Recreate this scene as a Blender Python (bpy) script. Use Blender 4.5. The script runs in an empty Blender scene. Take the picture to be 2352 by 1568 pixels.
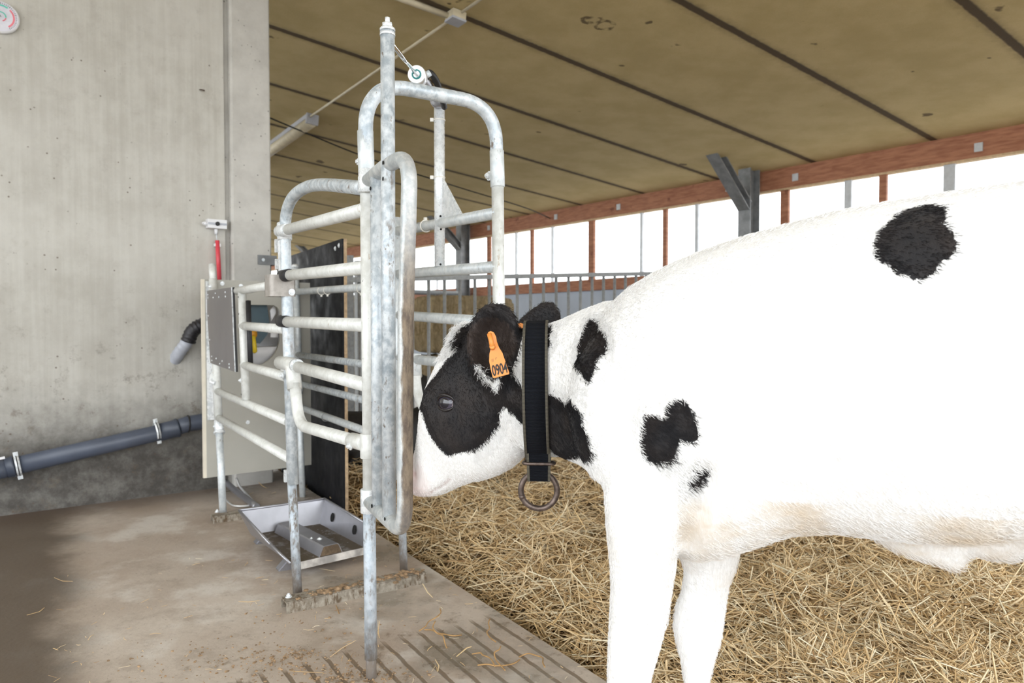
import bpy, bmesh, math, random
import numpy as np
from mathutils import Vector, Matrix
from mathutils.bvhtree import BVHTree

# ---------------------------------------------------------------- camera, sky, light
sc = bpy.context.scene
COL = sc.collection
V = Vector
PI = math.pi

cam_data = bpy.data.cameras.new('camera')
cam = bpy.data.objects.new('camera', cam_data)
COL.objects.link(cam)
cam.location = (0, 0, 1.0)
cam.rotation_euler = (PI / 2 - math.atan(44 / 1640), 0, 0)
cam_data.sensor_fit = 'HORIZONTAL'
cam_data.sensor_width = 36.0
cam_data.lens = 1640 / 2352 * 36
cam_data.clip_start = 0.05
cam_data.clip_end = 300
cam_data.dof.use_dof = True
cam_data.dof.focus_distance = 1.62
cam_data.dof.aperture_fstop = 5.6
sc.camera = cam

sc.view_settings.view_transform = 'Standard'
sc.view_settings.look = 'None'
sc.view_settings.gamma = 1.0
sc.view_settings.use_curve_mapping = False
sc.view_settings.exposure = 1.2

world = bpy.data.worlds.new('overcast_sky')
sc.world = world
world.use_nodes = True
wn = world.node_tree
bg = wn.nodes['Background']
bg.inputs['Color'].default_value = (0.93, 0.97, 1.0, 1)
bg.inputs['Strength'].default_value = 1.75

random.seed(7)
rng = np.random.default_rng(7)

# ---------------------------------------------------------------- helpers
def set_props(o, label=None, cat=None, group=None, kind=None):
    if label: o['label'] = label
    if cat: o['category'] = cat
    if group: o['group'] = group
    if kind: o['kind'] = kind
    return o

def link(name, me, mat, parent=None):
    o = bpy.data.objects.new(name, me)
    COL.objects.link(o)
    if mat is not None:
        me.materials.append(mat)
    if parent is not None:
        o.parent = parent
        o.matrix_parent_inverse = parent_world(parent).inverted()
    return o

def parent_world(p):
    m = Matrix.Translation(p.location)
    return m

def thing(name, loc, label, cat, group=None):
    o = bpy.data.objects.new(name, None)
    COL.objects.link(o)
    o.empty_display_size = 0.05
    o.location = loc
    return set_props(o, label, cat, group)

def mesh(name, vs, fs, mat, parent=None, smooth=False, fix=False):
    me = bpy.data.meshes.new(name)
    me.from_pydata([tuple(v) for v in vs], [], [tuple(f) for f in fs])
    if fix:
        bm = bmesh.new(); bm.from_mesh(me)
        bmesh.ops.recalc_face_normals(bm, faces=bm.faces)
        bm.to_mesh(me); bm.free()
    if smooth:
        me.polygons.foreach_set('use_smooth', [True] * len(me.polygons))
    me.update()
    return link(name, me, mat, parent)

class MB:
    """collects pieces of ONE part"""
    def __init__(s): s.v, s.f, s.sm = [], [], []
    def add(s, vs, fs, smooth=False):
        b = len(s.v)
        s.v += [tuple(v) for v in vs]
        s.f += [tuple(i + b for i in f) for f in fs]
        s.sm += [smooth] * len(fs)
        return s
    def build(s, name, mat, parent=None):
        o = mesh(name, s.v, s.f, mat, parent, fix=True)
        o.data.polygons.foreach_set('use_smooth', s.sm)
        return o
    def box(s, c, ux, uy, uz):
        c, ux, uy, uz = V(c), V(ux), V(uy), V(uz)
        vs = [c + a * ux + b * uy + d * uz for a in (-.5, .5) for b in (-.5, .5) for d in (-.5, .5)]
        return s.add(vs, [(0, 1, 3, 2), (4, 6, 7, 5), (0, 4, 5, 1), (2, 3, 7, 6), (0, 2, 6, 4), (1, 5, 7, 3)])
    def slab(s, poly, vec):
        """extrude a planar polygon by vec"""
        n = len(poly); vec = V(vec)
        vs = [V(p) for p in poly] + [V(p) + vec for p in poly]
        fs = [tuple(range(n)), tuple(range(2 * n - 1, n - 1, -1))] + [(i, (i + 1) % n, n + (i + 1) % n, n + i) for i in range(n)]
        return s.add(vs, fs)
    def tube(s, pts, r, seg=16, cap=True):
        pts = [V(p) for p in pts]
        n = len(pts)
        rs = r if isinstance(r, (list, tuple)) else [r] * n
        tans = []
        for i in range(n):
            a = pts[max(i - 1, 0)]; b = pts[min(i + 1, n - 1)]
            tans.append((b - a).normalized())
        up = V((0, 0, 1)) if abs(tans[0].z) < .9 else V((1, 0, 0))
        nx = tans[0].cross(up).normalized()
        vs, fs = [], []
        for i in range(n):
            if i:
                q = tans[i - 1].rotation_difference(tans[i])
                nx = q @ nx
            ny = tans[i].cross(nx)
            for k in range(seg):
                a = 2 * PI * k / seg
                vs.append(pts[i] + rs[i] * (math.cos(a) * nx + math.sin(a) * ny))
        for i in range(n - 1):
            for k in range(seg):
                k2 = (k + 1) % seg
                fs.append((i * seg + k, i * seg + k2, (i + 1) * seg + k2, (i + 1) * seg + k))
        b0 = len(s.v)
        s.add(vs, fs, True)
        if cap:
            s.f += [tuple(b0 + k for k in range(seg))[::-1], tuple(b0 + (n - 1) * seg + k for k in range(seg))]
            s.sm += [False, False]
        return s
    def disc(s, c, d, r, h, seg=24, bevel=0.0):
        c, d = V(c), V(d).normalized()
        if bevel:
            return s.tube([c, c + d * (h - bevel), c + d * h], [r, r, r - bevel], seg)
        return s.tube([c, c + d * h], r, seg)
    def torus(s, c, ax, ay, R, r, seg=48, tseg=12, a0=0, a1=2 * PI):
        c, ax, ay = V(c), V(ax).normalized(), V(ay).normalized()
        n = ax.cross(ay)
        closed = abs(a1 - a0 - 2 * PI) < 1e-6
        cnt = seg if closed else seg + 1
        vs, fs = [], []
        for i in range(cnt):
            a = a0 + (a1 - a0) * i / seg
            e = math.cos(a) * ax + math.sin(a) * ay
            for k in range(tseg):
                b = 2 * PI * k / tseg
                vs.append(c + e * (R + r * math.cos(b)) + n * r * math.sin(b))
        for i in range(seg):
            j = (i + 1) % cnt
            for k in range(tseg):
                k2 = (k + 1) % tseg
                fs.append((i * tseg + k, j * tseg + k, j * tseg + k2, i * tseg + k2))
        return s.add(vs, fs, True)

def fillet(pts, rads, n=8):
    """round the inner corners of a polyline"""
    pts = [V(p) for p in pts]
    if not isinstance(rads, (list, tuple)): rads = [rads] * (len(pts) - 2)
    out = [pts[0]]
    for i in range(1, len(pts) - 1):
        p, a, b = pts[i], pts[i - 1], pts[i + 1]
        r = min(rads[i - 1], (p - a).length * .49, (p - b).length * .49)
        s, e = p + (a - p).normalized() * r, p + (b - p).normalized() * r
        for k in range(n + 1):
            t = k / n
            out.append((1 - t) ** 2 * s + 2 * t * (1 - t) * p + t * t * e)
    out.append(pts[-1])
    return out

def spline(pts, n=10):
    """Catmull-Rom through points"""
    P = [V(p) for p in pts]
    P = [P[0] * 2 - P[1]] + P + [P[-1] * 2 - P[-2]]
    out = []
    for i in range(1, len(P) - 2):
        for k in range(n):
            t = k / n
            out.append(.5 * ((2 * P[i]) + (P[i + 1] - P[i - 1]) * t + (2 * P[i - 1] - 5 * P[i] + 4 * P[i + 1] - P[i + 2]) * t * t
                             + (3 * P[i] - P[i - 1] - 3 * P[i + 1] + P[i + 2]) * t ** 3))
    out.append(P[-2])
    return out

def tube(name, pts, r, mat, parent=None, seg=16):
    return MB().tube(pts, r, seg).build(name, mat, parent)

def bolt(name, c, d, r, h, mat, parent, seg=6):
    d = V(d).normalized()
    return MB().disc(V(c) - d * h * .1, d, r * 1.25, h * .25, 16).disc(V(c), d, r * .85, h * .65, seg).disc(V(c), d, r * .42, h * .95, 10).build(name, mat, parent)

# ---------------------------------------------------------------- materials
class NT:
    def __init__(s, name, rough=.6, metal=0.0):
        s.m = bpy.data.materials.new(name); s.m.use_nodes = True
        s.t = s.m.node_tree; s.b = s.t.nodes['Principled BSDF']
        s.b.inputs['Roughness'].default_value = rough
        s.b.inputs['Metallic'].default_value = metal
        s.out = s.t.nodes['Material Output']
        s.geo = s.n('ShaderNodeNewGeometry')
        s.pos = s.geo.outputs['Position']
    def n(s, typ, **kw):
        nd = s.t.nodes.new(typ)
        for k, v in kw.items(): setattr(nd, k, v)
        return nd
    def put(s, sock, v):
        if isinstance(v, bpy.types.NodeSocket): s.t.links.new(v, sock)
        elif isinstance(v, (tuple, list)) and len(v) == 3 and sock.type == 'RGBA': sock.default_value = (*v, 1)
        else: sock.default_value = v
    def math(s, op, a, b=None, c=None, clamp=False):
        nd = s.n('ShaderNodeMath', operation=op, use_clamp=clamp)
        s.put(nd.inputs[0], a)
        if b is not None: s.put(nd.inputs[1], b)
        if c is not None: s.put(nd.inputs[2], c)
        return nd.outputs[0]
    def vmath(s, op, a, b=None):
        nd = s.n('ShaderNodeVectorMath', operation=op)
        s.put(nd.inputs[0], a)
        if b is not None: s.put(nd.inputs[1], b)
        return nd.outputs['Value'] if op in ('DOT_PRODUCT', 'LENGTH', 'DISTANCE') else nd.outputs['Vector']
    def mapping(s, scale=(1, 1, 1), rot=(0, 0, 0), src=None):
        nd = s.n('ShaderNodeMapping')
        s.put(nd.inputs['Vector'], src or s.pos)
        nd.inputs['Scale'].default_value = scale
        nd.inputs['Rotation'].default_value = rot
        return nd.outputs[0]
    def noise(s, scale, detail=4, rough=.55, vec=None, dist=0.0):
        nd = s.n('ShaderNodeTexNoise')
        s.put(nd.inputs['Vector'], vec or s.pos)
        nd.inputs['Scale'].default_value = scale
        nd.inputs['Detail'].default_value = detail
        nd.inputs['Roughness'].default_value = rough
        nd.inputs['Distortion'].default_value = dist
        return nd.outputs['Fac']
    def voronoi(s, scale, vec=None, feature='F1', rand=1.0):
        nd = s.n('ShaderNodeTexVoronoi', feature=feature)
        s.put(nd.inputs['Vector'], vec or s.pos)
        nd.inputs['Scale'].default_value = scale
        nd.inputs['Randomness'].default_value = rand
        return nd.outputs['Distance']
    def ramp(s, fac, lo, hi, a=0.0, b=1.0, smooth=True):
        nd = s.n('ShaderNodeMapRange', interpolation_type='SMOOTHSTEP' if smooth else 'LINEAR')
        s.put(nd.inputs['Value'], fac)
        nd.inputs['From Min'].default_value = lo; nd.inputs['From Max'].default_value = hi
        nd.inputs['To Min'].default_value = a; nd.inputs['To Max'].default_value = b
        return nd.outputs[0]
    def mix(s, fac, a, b):
        nd = s.n('ShaderNodeMix', data_type='RGBA')
        s.put(nd.inputs[0], fac); s.put(nd.inputs[6], a); s.put(nd.inputs[7], b)
        return nd.outputs[2]
    def z(s):
        nd = s.n('ShaderNodeSeparateXYZ'); s.t.links.new(s.pos, nd.inputs[0]); return nd.outputs[2]
    def attr(s, name):
        return s.n('ShaderNodeAttribute', attribute_name=name)
    def bump(s, h, strength=.3, dist=.01):
        nd = s.n('ShaderNodeBump')
        nd.inputs['Strength'].default_value = strength; nd.inputs['Distance'].default_value = dist
        s.put(nd.inputs['Height'], h); s.t.links.new(nd.outputs[0], s.b.inputs['Normal'])
    def color(s, c): s.put(s.b.inputs['Base Color'], c); return s
    def rough(s, r): s.put(s.b.inputs['Roughness'], r); return s

def plain(name, c, rough=.5, metal=0.0, var=.12, scale=14, bump=0.0):
    t = NT(name, rough, metal)
    f = t.ramp(t.noise(scale, 5), .3, .7)
    dark = tuple(x * (1 - var) for x in c); lite = tuple(min(1, x * (1 + var)) for x in c)
    t.color(t.mix(f, dark, lite))
    if bump: t.bump(t.noise(scale * 6, 4), bump, .004)
    return t.m

def galvanised(name, base, dark, rust=.0, rough=.40, dirt=(.16, .105, .06), scale=1.0, metal=.22, low_dirt_shade=False):
    t = NT(name, rough, metal)
    sp = t.mapping((1, 1, .85))
    a = t.ramp(t.noise(46 * scale, 6, .65, sp), .36, .66)
    b = t.ramp(t.noise(9, 4, .6), .35, .7)
    c = t.mix(a, dark, base)
    c = t.mix(t.math('MULTIPLY', b, .35), c, tuple(min(1, x * 1.12) for x in base))
    spot = t.ramp(t.noise(95, 3, .6), .70, .76)
    c = t.mix(t.math('MULTIPLY', spot, .5), c, (.12, .1, .085))
    r1 = t.noise(12, 6, .7, t.mapping((1, 1, .28)))
    r2 = t.ramp(r1, .66 - rust * .3, .78 - rust * .3)
    r3 = t.ramp(t.noise(70, 4, .7, t.mapping((1, 1, .4))), .42, .62)
    rf = t.math('MULTIPLY', t.math('MULTIPLY', r2, r3), min(1, .35 + rust))
    fleck = t.math('MULTIPLY', t.ramp(t.noise(60, 4, .7, t.mapping((1, 1, .5))), .60, .68), t.ramp(t.noise(7, 3), .42, .6))
    rf = t.math('MAXIMUM', rf, t.math('MULTIPLY', fleck, min(.85, .3 + rust * 1.6)))
    if low_dirt_shade:
        sp_z = t.math('ADD', t.z(), t.math('MULTIPLY', t.noise(22, 5, .7, t.mapping((1, 1, .5))), .42))
        rf = t.math('MAXIMUM', rf, t.ramp(sp_z, .43, .24, 0, .85))
    c = t.mix(rf, c, dirt)
    t.color(c)
    t.rough(t.ramp(t.math('ADD', a, rf), 0, 1.6, rough - .08, rough + .35))
    t.bump(t.noise(120, 3), .12, .002)
    return t.m

M = {}
M['galv'] = galvanised('galvanised_steel', (.76, .79, .80), (.55, .60, .63), .12)
M['galv_old'] = galvanised('worn_galvanised_steel', (.72, .76, .79), (.38, .44, .49), .36, .45)
M['galv_pale'] = galvanised('dusty_galvanised_steel', (.80, .81, .79), (.66, .67, .64), .14, .5, (.40, .29, .17), metal=.15)
M['galv_dim'] = galvanised('dull_galvanised_steel', (.34, .35, .35), (.22, .23, .235), .12, .6)
M['bright'] = galvanised('bright_zinc', (.86, .88, .89), (.70, .74, .77), .02, .3)
M['steel'] = plain('stainless_steel', (.40, .40, .43), .36, .75, .05, 20)
M['chrome'] = plain('polished_rod', (.75, .75, .76), .12, 1.0, .03)
M['alu'] = plain('machined_aluminium', (.86, .87, .88), .3, .6, .04)
M['black_rubber'] = plain('black_rubber', (.016, .016, .018), .55, 0, .3, 30)
M['hole'] = plain('dark_drill_hole', (.004, .004, .004), .9)
M['seal'] = plain('teal_rod_seal', (.03, .22, .22), .4)
M['dark_iron'] = plain('worn_dark_iron', (.15, .115, .10), .42, .75, .35, 60, .15)
M['tie'] = plain('white_nylon', (.80, .78, .72), .5, 0, .06)

# outer bar of the gate, caked with dried manure along its rubbed side
t = NT('manure_stained_tube', .5, .35)
base = t.mix(t.ramp(t.noise(46, 6, .65), .36, .66), (.50, .54, .56), (.70, .72, .72))
side = t.vmath('DOT_PRODUCT', t.geo.outputs['Normal'], (.80, -.6, 0))
zz = t.z()
band = t.math('MULTIPLY', t.ramp(zz, .30, .62), t.ramp(zz, 1.32, 1.0))
edge = t.math('ADD', t.math('MULTIPLY', side, .9), t.math('MULTIPLY', t.noise(26, 6, .7, t.mapping((1, 1, .35))), 1.4))
m1 = t.math('MULTIPLY', t.ramp(edge, .78, 1.22), t.math('ADD', .25, t.math('MULTIPLY', band, .75)))
brown = t.mix(t.ramp(t.noise(60, 5, .7, t.mapping((1, 1, .3))), .35, .65), (.10, .062, .038), (.27, .20, .13))
t.color(t.mix(t.math('MULTIPLY', m1, .92), base, brown))
t.rough(t.ramp(m1, 0, 1, .42, .85)); t.bump(t.noise(90, 5, .7), .35, .003)
M['galv_dirty'] = t.m
# post crusted with dried dung
M['leg_dirty'] = galvanised('dung_spattered_steel', (.58, .63, .68), (.36, .42, .48), .50, .6, (.17, .12, .075), metal=.3, low_dirt_shade=True)
M['grimy'] = galvanised('grimy_steel_strap', (.50, .47, .44), (.33, .30, .27), .42, .5, (.16, .11, .07), metal=.3)
M['foot_dirty'] = galvanised('dung_caked_steel', (.40, .36, .30), (.20, .17, .13), .75, .75, (.13, .09, .055), metal=.15)

# cast concrete wall
t = NT('cast_concrete', .85)
st = t.ramp(t.math('ADD', t.math('MULTIPLY', t.noise(24, 5, .6, t.mapping((1.3, 1.3, .05))), .45), t.math('MULTIPLY', t.noise(7, 7, .7), .55)), .36, .66)
cl = t.ramp(t.noise(1.6, 5, .6), .34, .68)
c = t.mix(st, (.46, .44, .395), (.57, .555, .51))
c = t.mix(t.math('MULTIPLY', cl, .45), c, (.63, .615, .575))
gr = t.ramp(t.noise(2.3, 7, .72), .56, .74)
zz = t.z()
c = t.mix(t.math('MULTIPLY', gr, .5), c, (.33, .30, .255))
low_dirt_shade = t.math('MULTIPLY', t.ramp(t.math('ADD', zz, t.math('MULTIPLY', t.noise(3.2, 6, .72), .5)), 1.0, .46), .95)  # wall foot: some dirt, mostly shade painted into the colour
c = t.mix(t.math('MULTIPLY', low_dirt_shade, t.ramp(t.noise(8, 7, .75), .28, .62, .75, 1.0)), c, (.050, .043, .037))
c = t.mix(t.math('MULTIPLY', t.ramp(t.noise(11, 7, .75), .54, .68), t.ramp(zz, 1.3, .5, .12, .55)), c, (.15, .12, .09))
pit = t.ramp(t.voronoi(24, t.pos), .15, .08)
pm = t.ramp(t.noise(9, 4), .54, .60)
c = t.mix(t.math('MULTIPLY', t.math('MULTIPLY', pit, pm), .75), c, (.12, .085, .06))
sc2 = t.ramp(t.noise(7, 2, .5, None, 2.5), .495, .505)
t.color(c); t.bump(t.noise(60, 6, .7), .25, .004)
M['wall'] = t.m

# smooth poured column beside it
t = NT('column_concrete', .85)
c = t.mix(t.ramp(t.noise(4, 6, .65), .3, .7), (.46, .445, .415), (.60, .585, .55))
pit = t.ramp(t.voronoi(30, t.pos), .19, .09)
c = t.mix(t.math('MULTIPLY', t.math('MULTIPLY', pit, t.ramp(t.noise(9, 4), .52, .58)), .75), c, (.13, .12, .11))
t.color(c); t.bump(t.noise(60, 6, .7), .2, .004)
M['column'] = t.m

# stable floor: worn concrete, darker leftwards and by the wall, with dung film, wet patches and cast grooves
S_ = (.5430, -.8397, 0); W_ = (.8397, .5430, 0)
t = NT('worn_floor_concrete', .6)
big = t.ramp(t.noise(1.5, 6, .62), .36, .66)
c = t.mix(big, (.40, .32, .255), (.62, .545, .47))
c = t.mix(t.math('MULTIPLY', t.ramp(t.noise(6, 7, .7), .45, .68), .55), c, (.27, .205, .15))
c = t.mix(t.math('MULTIPLY', t.ramp(t.noise(2.4, 5, .65), .50, .64), .65), c, (.70, .655, .60))
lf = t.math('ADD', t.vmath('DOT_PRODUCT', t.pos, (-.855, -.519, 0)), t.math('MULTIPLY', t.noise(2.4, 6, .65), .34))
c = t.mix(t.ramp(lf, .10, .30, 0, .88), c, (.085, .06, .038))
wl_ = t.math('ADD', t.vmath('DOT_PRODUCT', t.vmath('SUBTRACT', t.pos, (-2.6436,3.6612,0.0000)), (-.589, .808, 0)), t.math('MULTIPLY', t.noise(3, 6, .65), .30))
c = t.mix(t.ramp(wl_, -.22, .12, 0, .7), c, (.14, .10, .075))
fl = t.ramp(t.noise(75, 4, .65), .60, .72)
c = t.mix(t.math('MULTIPLY', fl, .5), c, (.11, .07, .04))
ac = t.vmath('DOT_PRODUCT', t.pos, W_); al = t.vmath('DOT_PRODUCT', t.pos, S_)
wob = t.math('MULTIPLY', t.noise(14, 3), .012)
ph = t.math('FRACT', t.math('DIVIDE', t.math('ADD', ac, wob), .062))
tri = t.math('ABSOLUTE', t.math('SUBTRACT', ph, .5))
gl = t.ramp(tri, .36, .43)
reg = t.ramp(t.math('ADD', al, t.math('MULTIPLY', t.noise(5, 3), .12)), -2.03, -2.03 + .05)
gm = t.math('MULTIPLY', gl, reg)
c = t.mix(t.math('MULTIPLY', gm, .8), c, (.15, .10, .055))
dung = t.math('MULTIPLY', t.ramp(t.noise(9, 7, .75), .53, .66), t.ramp(al, -2.03 - .75, -2.03 + .1))
c = t.mix(t.math('MULTIPLY', dung, .75), c, (.15, .105, .06))
wet = t.ramp(t.noise(3.2, 6, .65), .44, .66)
wetr = t.math('MULTIPLY', wet, t.ramp(ac, .62, .95))
c = t.mix(t.math('MULTIPLY', wetr, .6), c, (.20, .18, .145))
t.color(c)
t.rough(t.ramp(wetr, 0, 1, .62, .22))
h = t.math('SUBTRACT', t.math('MULTIPLY', t.noise(45, 6, .7), .5), t.math('MULTIPLY', gm, 1.6))
t.bump(h, .5, .006)
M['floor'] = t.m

# fibre-cement roof boards with dark open joints and water stains
UB = (-.5924, .8066, 0); U0 = 4.106; PW = 1.135
t = NT('fibre_roof_board', .9)
u = t.math('SUBTRACT', t.vmath('DOT_PRODUCT', t.pos, UB), U0)
w = t.math('MULTIPLY', t.math('SUBTRACT', t.noise(16, 4, .7), .5), .02)
fr = t.math('FRACT', t.math('ADD', t.math('DIVIDE', t.math('ADD', u, w), PW), 200.5))
dj = t.math('MULTIPLY', t.math('ABSOLUTE', t.math('SUBTRACT', fr, .5)), PW)
j = t.ramp(dj, .038, .022)
halo = t.ramp(t.math('ADD', dj, t.math('MULTIPLY', t.noise(20, 4), .08)), .135, .04)
c = t.mix(t.ramp(t.noise(3, 6, .6), .3, .7), (.56, .455, .22), (.68, .56, .30))
c = t.mix(t.math('MULTIPLY', t.noise(130, 3, .6), .45), c, (.33, .26, .13))
sp = t.ramp(t.noise(4.6, 3, .5), .70, .735)
for q_, rr_ in (((0.5505,4.7570,2.9890), .045), ((0.6158,4.8186,2.9803), .06), ((0.5060,4.7700,2.9916), .04)):
    dq = t.math('ADD', t.vmath('DISTANCE', t.pos, q_), t.math('MULTIPLY', t.math('SUBTRACT', t.noise(22, 4), .5), .05))
    sp = t.math('MAXIMUM', sp, t.math('MULTIPLY', t.ramp(t.math('ABSOLUTE', t.math('SUBTRACT', dq, rr_)), .022, .008), t.ramp(t.noise(12, 3), .4, .55)))
c = t.mix(t.math('MULTIPLY', sp, .8), c, (.07, .04, .02))
c = t.mix(t.math('MULTIPLY', halo, .5), c, (.13, .085, .045))
c = t.mix(t.math('MULTIPLY', j, .9), c, (.055, .033, .016))
t.color(c); t.bump(t.math('SUBTRACT', t.math('MULTIPLY', t.noise(160, 3), .3), j), .5, .01)
M['ceiling'] = t.m

t = NT('red_stained_timber', .7)
g = t.noise(6, 6, .6, t.mapping((1, 1, 7)))
c = t.mix(t.ramp(g, .3, .7), (.27, .105, .055), (.42, .19, .105))
c = t.mix(t.math('MULTIPLY', t.ramp(t.noise(7, 3), .66, .74), .7), c, (.12, .035, .02))
t.color(c); M['timber'] = t.m
M['timber_pale'] = plain('planed_timber_edge', (.55, .40, .24), .7, 0, .15, 30)
M['panel_grey'] = plain('blue_grey_sandwich_panel', (.40, .45, .53), .55, 0, .06, 3)
M['column_steel'] = plain('weathered_grey_steel', (.24, .25, .26), .6, .4, .2, 12)
M['mullion_grey'] = plain('galvanised_mullion', (.50, .52, .54), .5, .3, .1)

# straw
def straw_mat(name, a, b, c3):
    t = NT(name, .55)
    at = t.attr('tone').outputs['Fac']
    c = t.mix(t.ramp(at, 0, .5, smooth=False), a, b)
    c = t.mix(t.ramp(at, .5, 1, smooth=False), c, c3)
    t.color(c)
    return t.m
M['straw'] = straw_mat('loose_straw', (.34, .195, .085), (.80, .57, .29), (.96, .88, .66))
t = NT('straw_mat', .9)
f1 = t.ramp(t.noise(38, 6, .75, None, 1.5), .3, .7)
c = t.mix(f1, (.15, .085, .038), (.50, .33, .155))
t.color(c); t.bump(f1, 1.0, .03); M['straw_base'] = t.m
t = NT('pressed_straw', .9)
f1 = t.ramp(t.noise(15, 8, .78, t.mapping((1, 1, .45)), 1.2), .32, .68)
f2 = t.ramp(t.noise(5, 4), .3, .7)
c = t.mix(f1, (.42, .27, .11), (.95, .76, .44)); c = t.mix(t.math('MULTIPLY', f2, .3), c, (.78, .64, .40))
t.color(c); t.bump(f1, 1.0, .03); M['bale'] = t.m
M['earth'] = plain('pale_yard_gravel', (.46, .43, .38), .95, 0, .2, 1)  # unseen outdoor ground, made pale to bounce light up to the ceiling

M['beige'] = plain('beige_plastic_board', (.44, .425, .375), .45, 0, .04, 4)
M['beige_edge'] = plain('cream_board_edge', (.78, .72, .60), .5, 0, .05)
M['brushed'] = plain('brushed_grey_plate', (.245, .23, .235), .38, .55, .06, 5)
M['teal'] = plain('dark_teal_plastic', (.030, .075, .10), .4, 0, .1)
M['orange'] = plain('orange_teat_rubber', (.80, .36, .03), .4, 0, .1)
M['yellow'] = plain('yellow_plastic', (.85, .62, .03), .4, 0, .08)
M['white_plastic'] = plain('white_plastic', (.80, .80, .82), .4, 0, .04)
M['grey_plastic'] = plain('grey_plastic', (.45, .47, .53), .45, 0, .06)
M['aged_plastic'] = plain('yellowed_white_plastic', (.60, .54, .40), .5, 0, .08)
M['red_plastic'] = plain('red_plastic', (.72, .075, .10), .4, 0, .05)
M['pvc'] = plain('slate_blue_pvc', (.072, .085, .118), .42, 0, .12, 6)
M['pvc_dark'] = plain('dark_pvc_socket', (.05, .06, .085), .4, 0, .12, 6)
M['tag_orange'] = plain('orange_tag_plastic', (.78, .28, .055), .45, 0, .06, 20)
M['ink'] = plain('black_print', (.015, .013, .012), .6)
M['green_ink'] = plain('green_dial_ink', (.15, .62, .50), .5)
M['red_ink'] = plain('red_dial_ink', (.80, .22, .27), .5)
M['ply_black'] = None
t = NT('black_film_plywood', .6); t.b.inputs['Specular IOR Level'].default_value = .18
c = t.mix(t.ramp(t.noise(16, 6, .7, t.mapping((1, 1, .3))), .4, .75), (.007, .007, .009), (.018, .018, .021))
c = t.mix(t.math('MULTIPLY', t.ramp(t.noise(60, 4, .7), .64, .75), .5), c, (.17, .15, .13))
t.color(c); t.rough(t.ramp(t.noise(8, 4), .3, .7, .45, .7)); M['ply_black'] = t.m
M['ply_edge'] = plain('plywood_edge', (.42, .30, .18), .8, 0, .2, 50)

# ---------------------------------------------------------------- the setting
SD, WD = V((.5430, -.8397, 0)), V((.8397, .5430, 0))     # along / across the slab edge
JD = V((.8060, .5919, 0)); BD = V((-.6228, .7824, 0))   # across / along the barn
Z = V((0, 0, 1))
def struct(o): o['kind'] = 'structure'; return o

E0 = V((-0.5316,3.1912,0.0000)); E0.z = 0
mb = MB()
far, near = E0 - SD * 3.4, E0 + SD * 9
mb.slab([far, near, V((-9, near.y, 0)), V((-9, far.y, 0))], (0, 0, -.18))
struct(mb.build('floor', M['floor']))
mb = MB().box((0, 8, -.45), (60, 0, 0), (0, 60, 0), (0, 0, .3))
struct(mb.build('ground', M['earth']))

# left concrete wall, the joint and the column at its end
wdir = V((.80810, .58905, 0)); wnor = V((.58905, -.80810, 0))
wc = V((-1.5115,4.4865,1.3818)); wc.z = 0
wj = V((-1.7312,4.3263,1.3682)); wj.z = 0
wk = V((-1.6913,4.3183,1.3675)); wk.z = 0
H_ = 4.3
mb = MB().slab([wj, wj - wdir * 9, wj - wdir * 9 - wnor * .25, wj - wnor * .25], (0, 0, H_))
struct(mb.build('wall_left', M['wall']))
mb = MB().slab([wj - wnor * .025, wk - wnor * .05, wk - wnor * .25, wj - wnor * .25], (0, 0, H_))
struct(mb.build('trim_1', M['column']))
wc2 = V((-1.4993,4.4582,1.3794)); wc2.z = 0
a, b = wk.copy(), wc2
mb = MB().slab([a, a + wdir * .012 + wnor * .012, b - wdir * .01 + wnor * .012, b, b - wnor * .30, a - wnor * .30], (0, 0, H_))
struct(mb.build('wall_column', M['column']))

# sloped roof underside
cp = V((.99525, 10, 2.63793))
cs = V((.80598, .59195, -.09709))
mb = MB()
P0, P1 = cp - BD * 9, cp + BD * 16
mb.slab([P0 + cs * .35, P1 + cs * .35, P1 - cs * 10.8, P0 - cs * 10.8], (0, 0, .12))
struct(mb.build('ceiling', M['ceiling']))

# window wall: beam, sill rail, panel, posts
wb = V((.99736, 10, 0)); won = V((.78240, .62278, 0))      # won points outdoors
def wall_strip(name, z0, z1, off, th, mat, u0=-8.5, u1=15):
    a = wb + BD * u0 + won * off; b = wb + BD * u1 + won * off
    mbx = MB().slab([a + Z * z0, b + Z * z0, b + won * th + Z * z0, a + won * th + Z * z0], (0, 0, z1 - z0))
    return struct(mbx.build(name, mat))
wall_strip('roof_beam', 2.425, 2.66, 0, .09, M['timber'])
wall_strip('trim_2', 2.405, 2.427, .005, .08, M['timber_pale'])
wall_strip('trim_3', 1.44, 1.592, 0, .09, M['timber'])
wall_strip('wall_right', -.3, 1.45, .05, .12, M['panel_grey'])
# openings with their own posts: (u along the wall, width, timber?)
posts = [(4.9, .03, 0), (3.835, .03, 0), (3.20, .03, 0), (2.25, .09, 1), (1.536, .035, 0), (1.155, .06, 1), (.686, .035, 0),
         (-.127, .105, 1), (-1.033, .04, 0), (-1.415, .06, 1), (-1.894, .045, 0), (-3.03, .09, 1), (-3.712, .07, 0),
         (-4.047, .07, 1), (-4.623, .095, 0), (-5.6, .07, 1), (5.6, .06, 1), (6.6, .03, 0), (7.6, .06, 1), (8.8, .06, 1)]
for i, (u, w_, timber) in enumerate(posts):
    c = wb + BD * u + won * (.02 + .02) + Z * 2.0
    o = MB().box(c, BD * w_, won * .04, (0, 0, .86)).build('window_post', M['timber'] if timber else M['mullion_grey'])
    struct(o)
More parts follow.
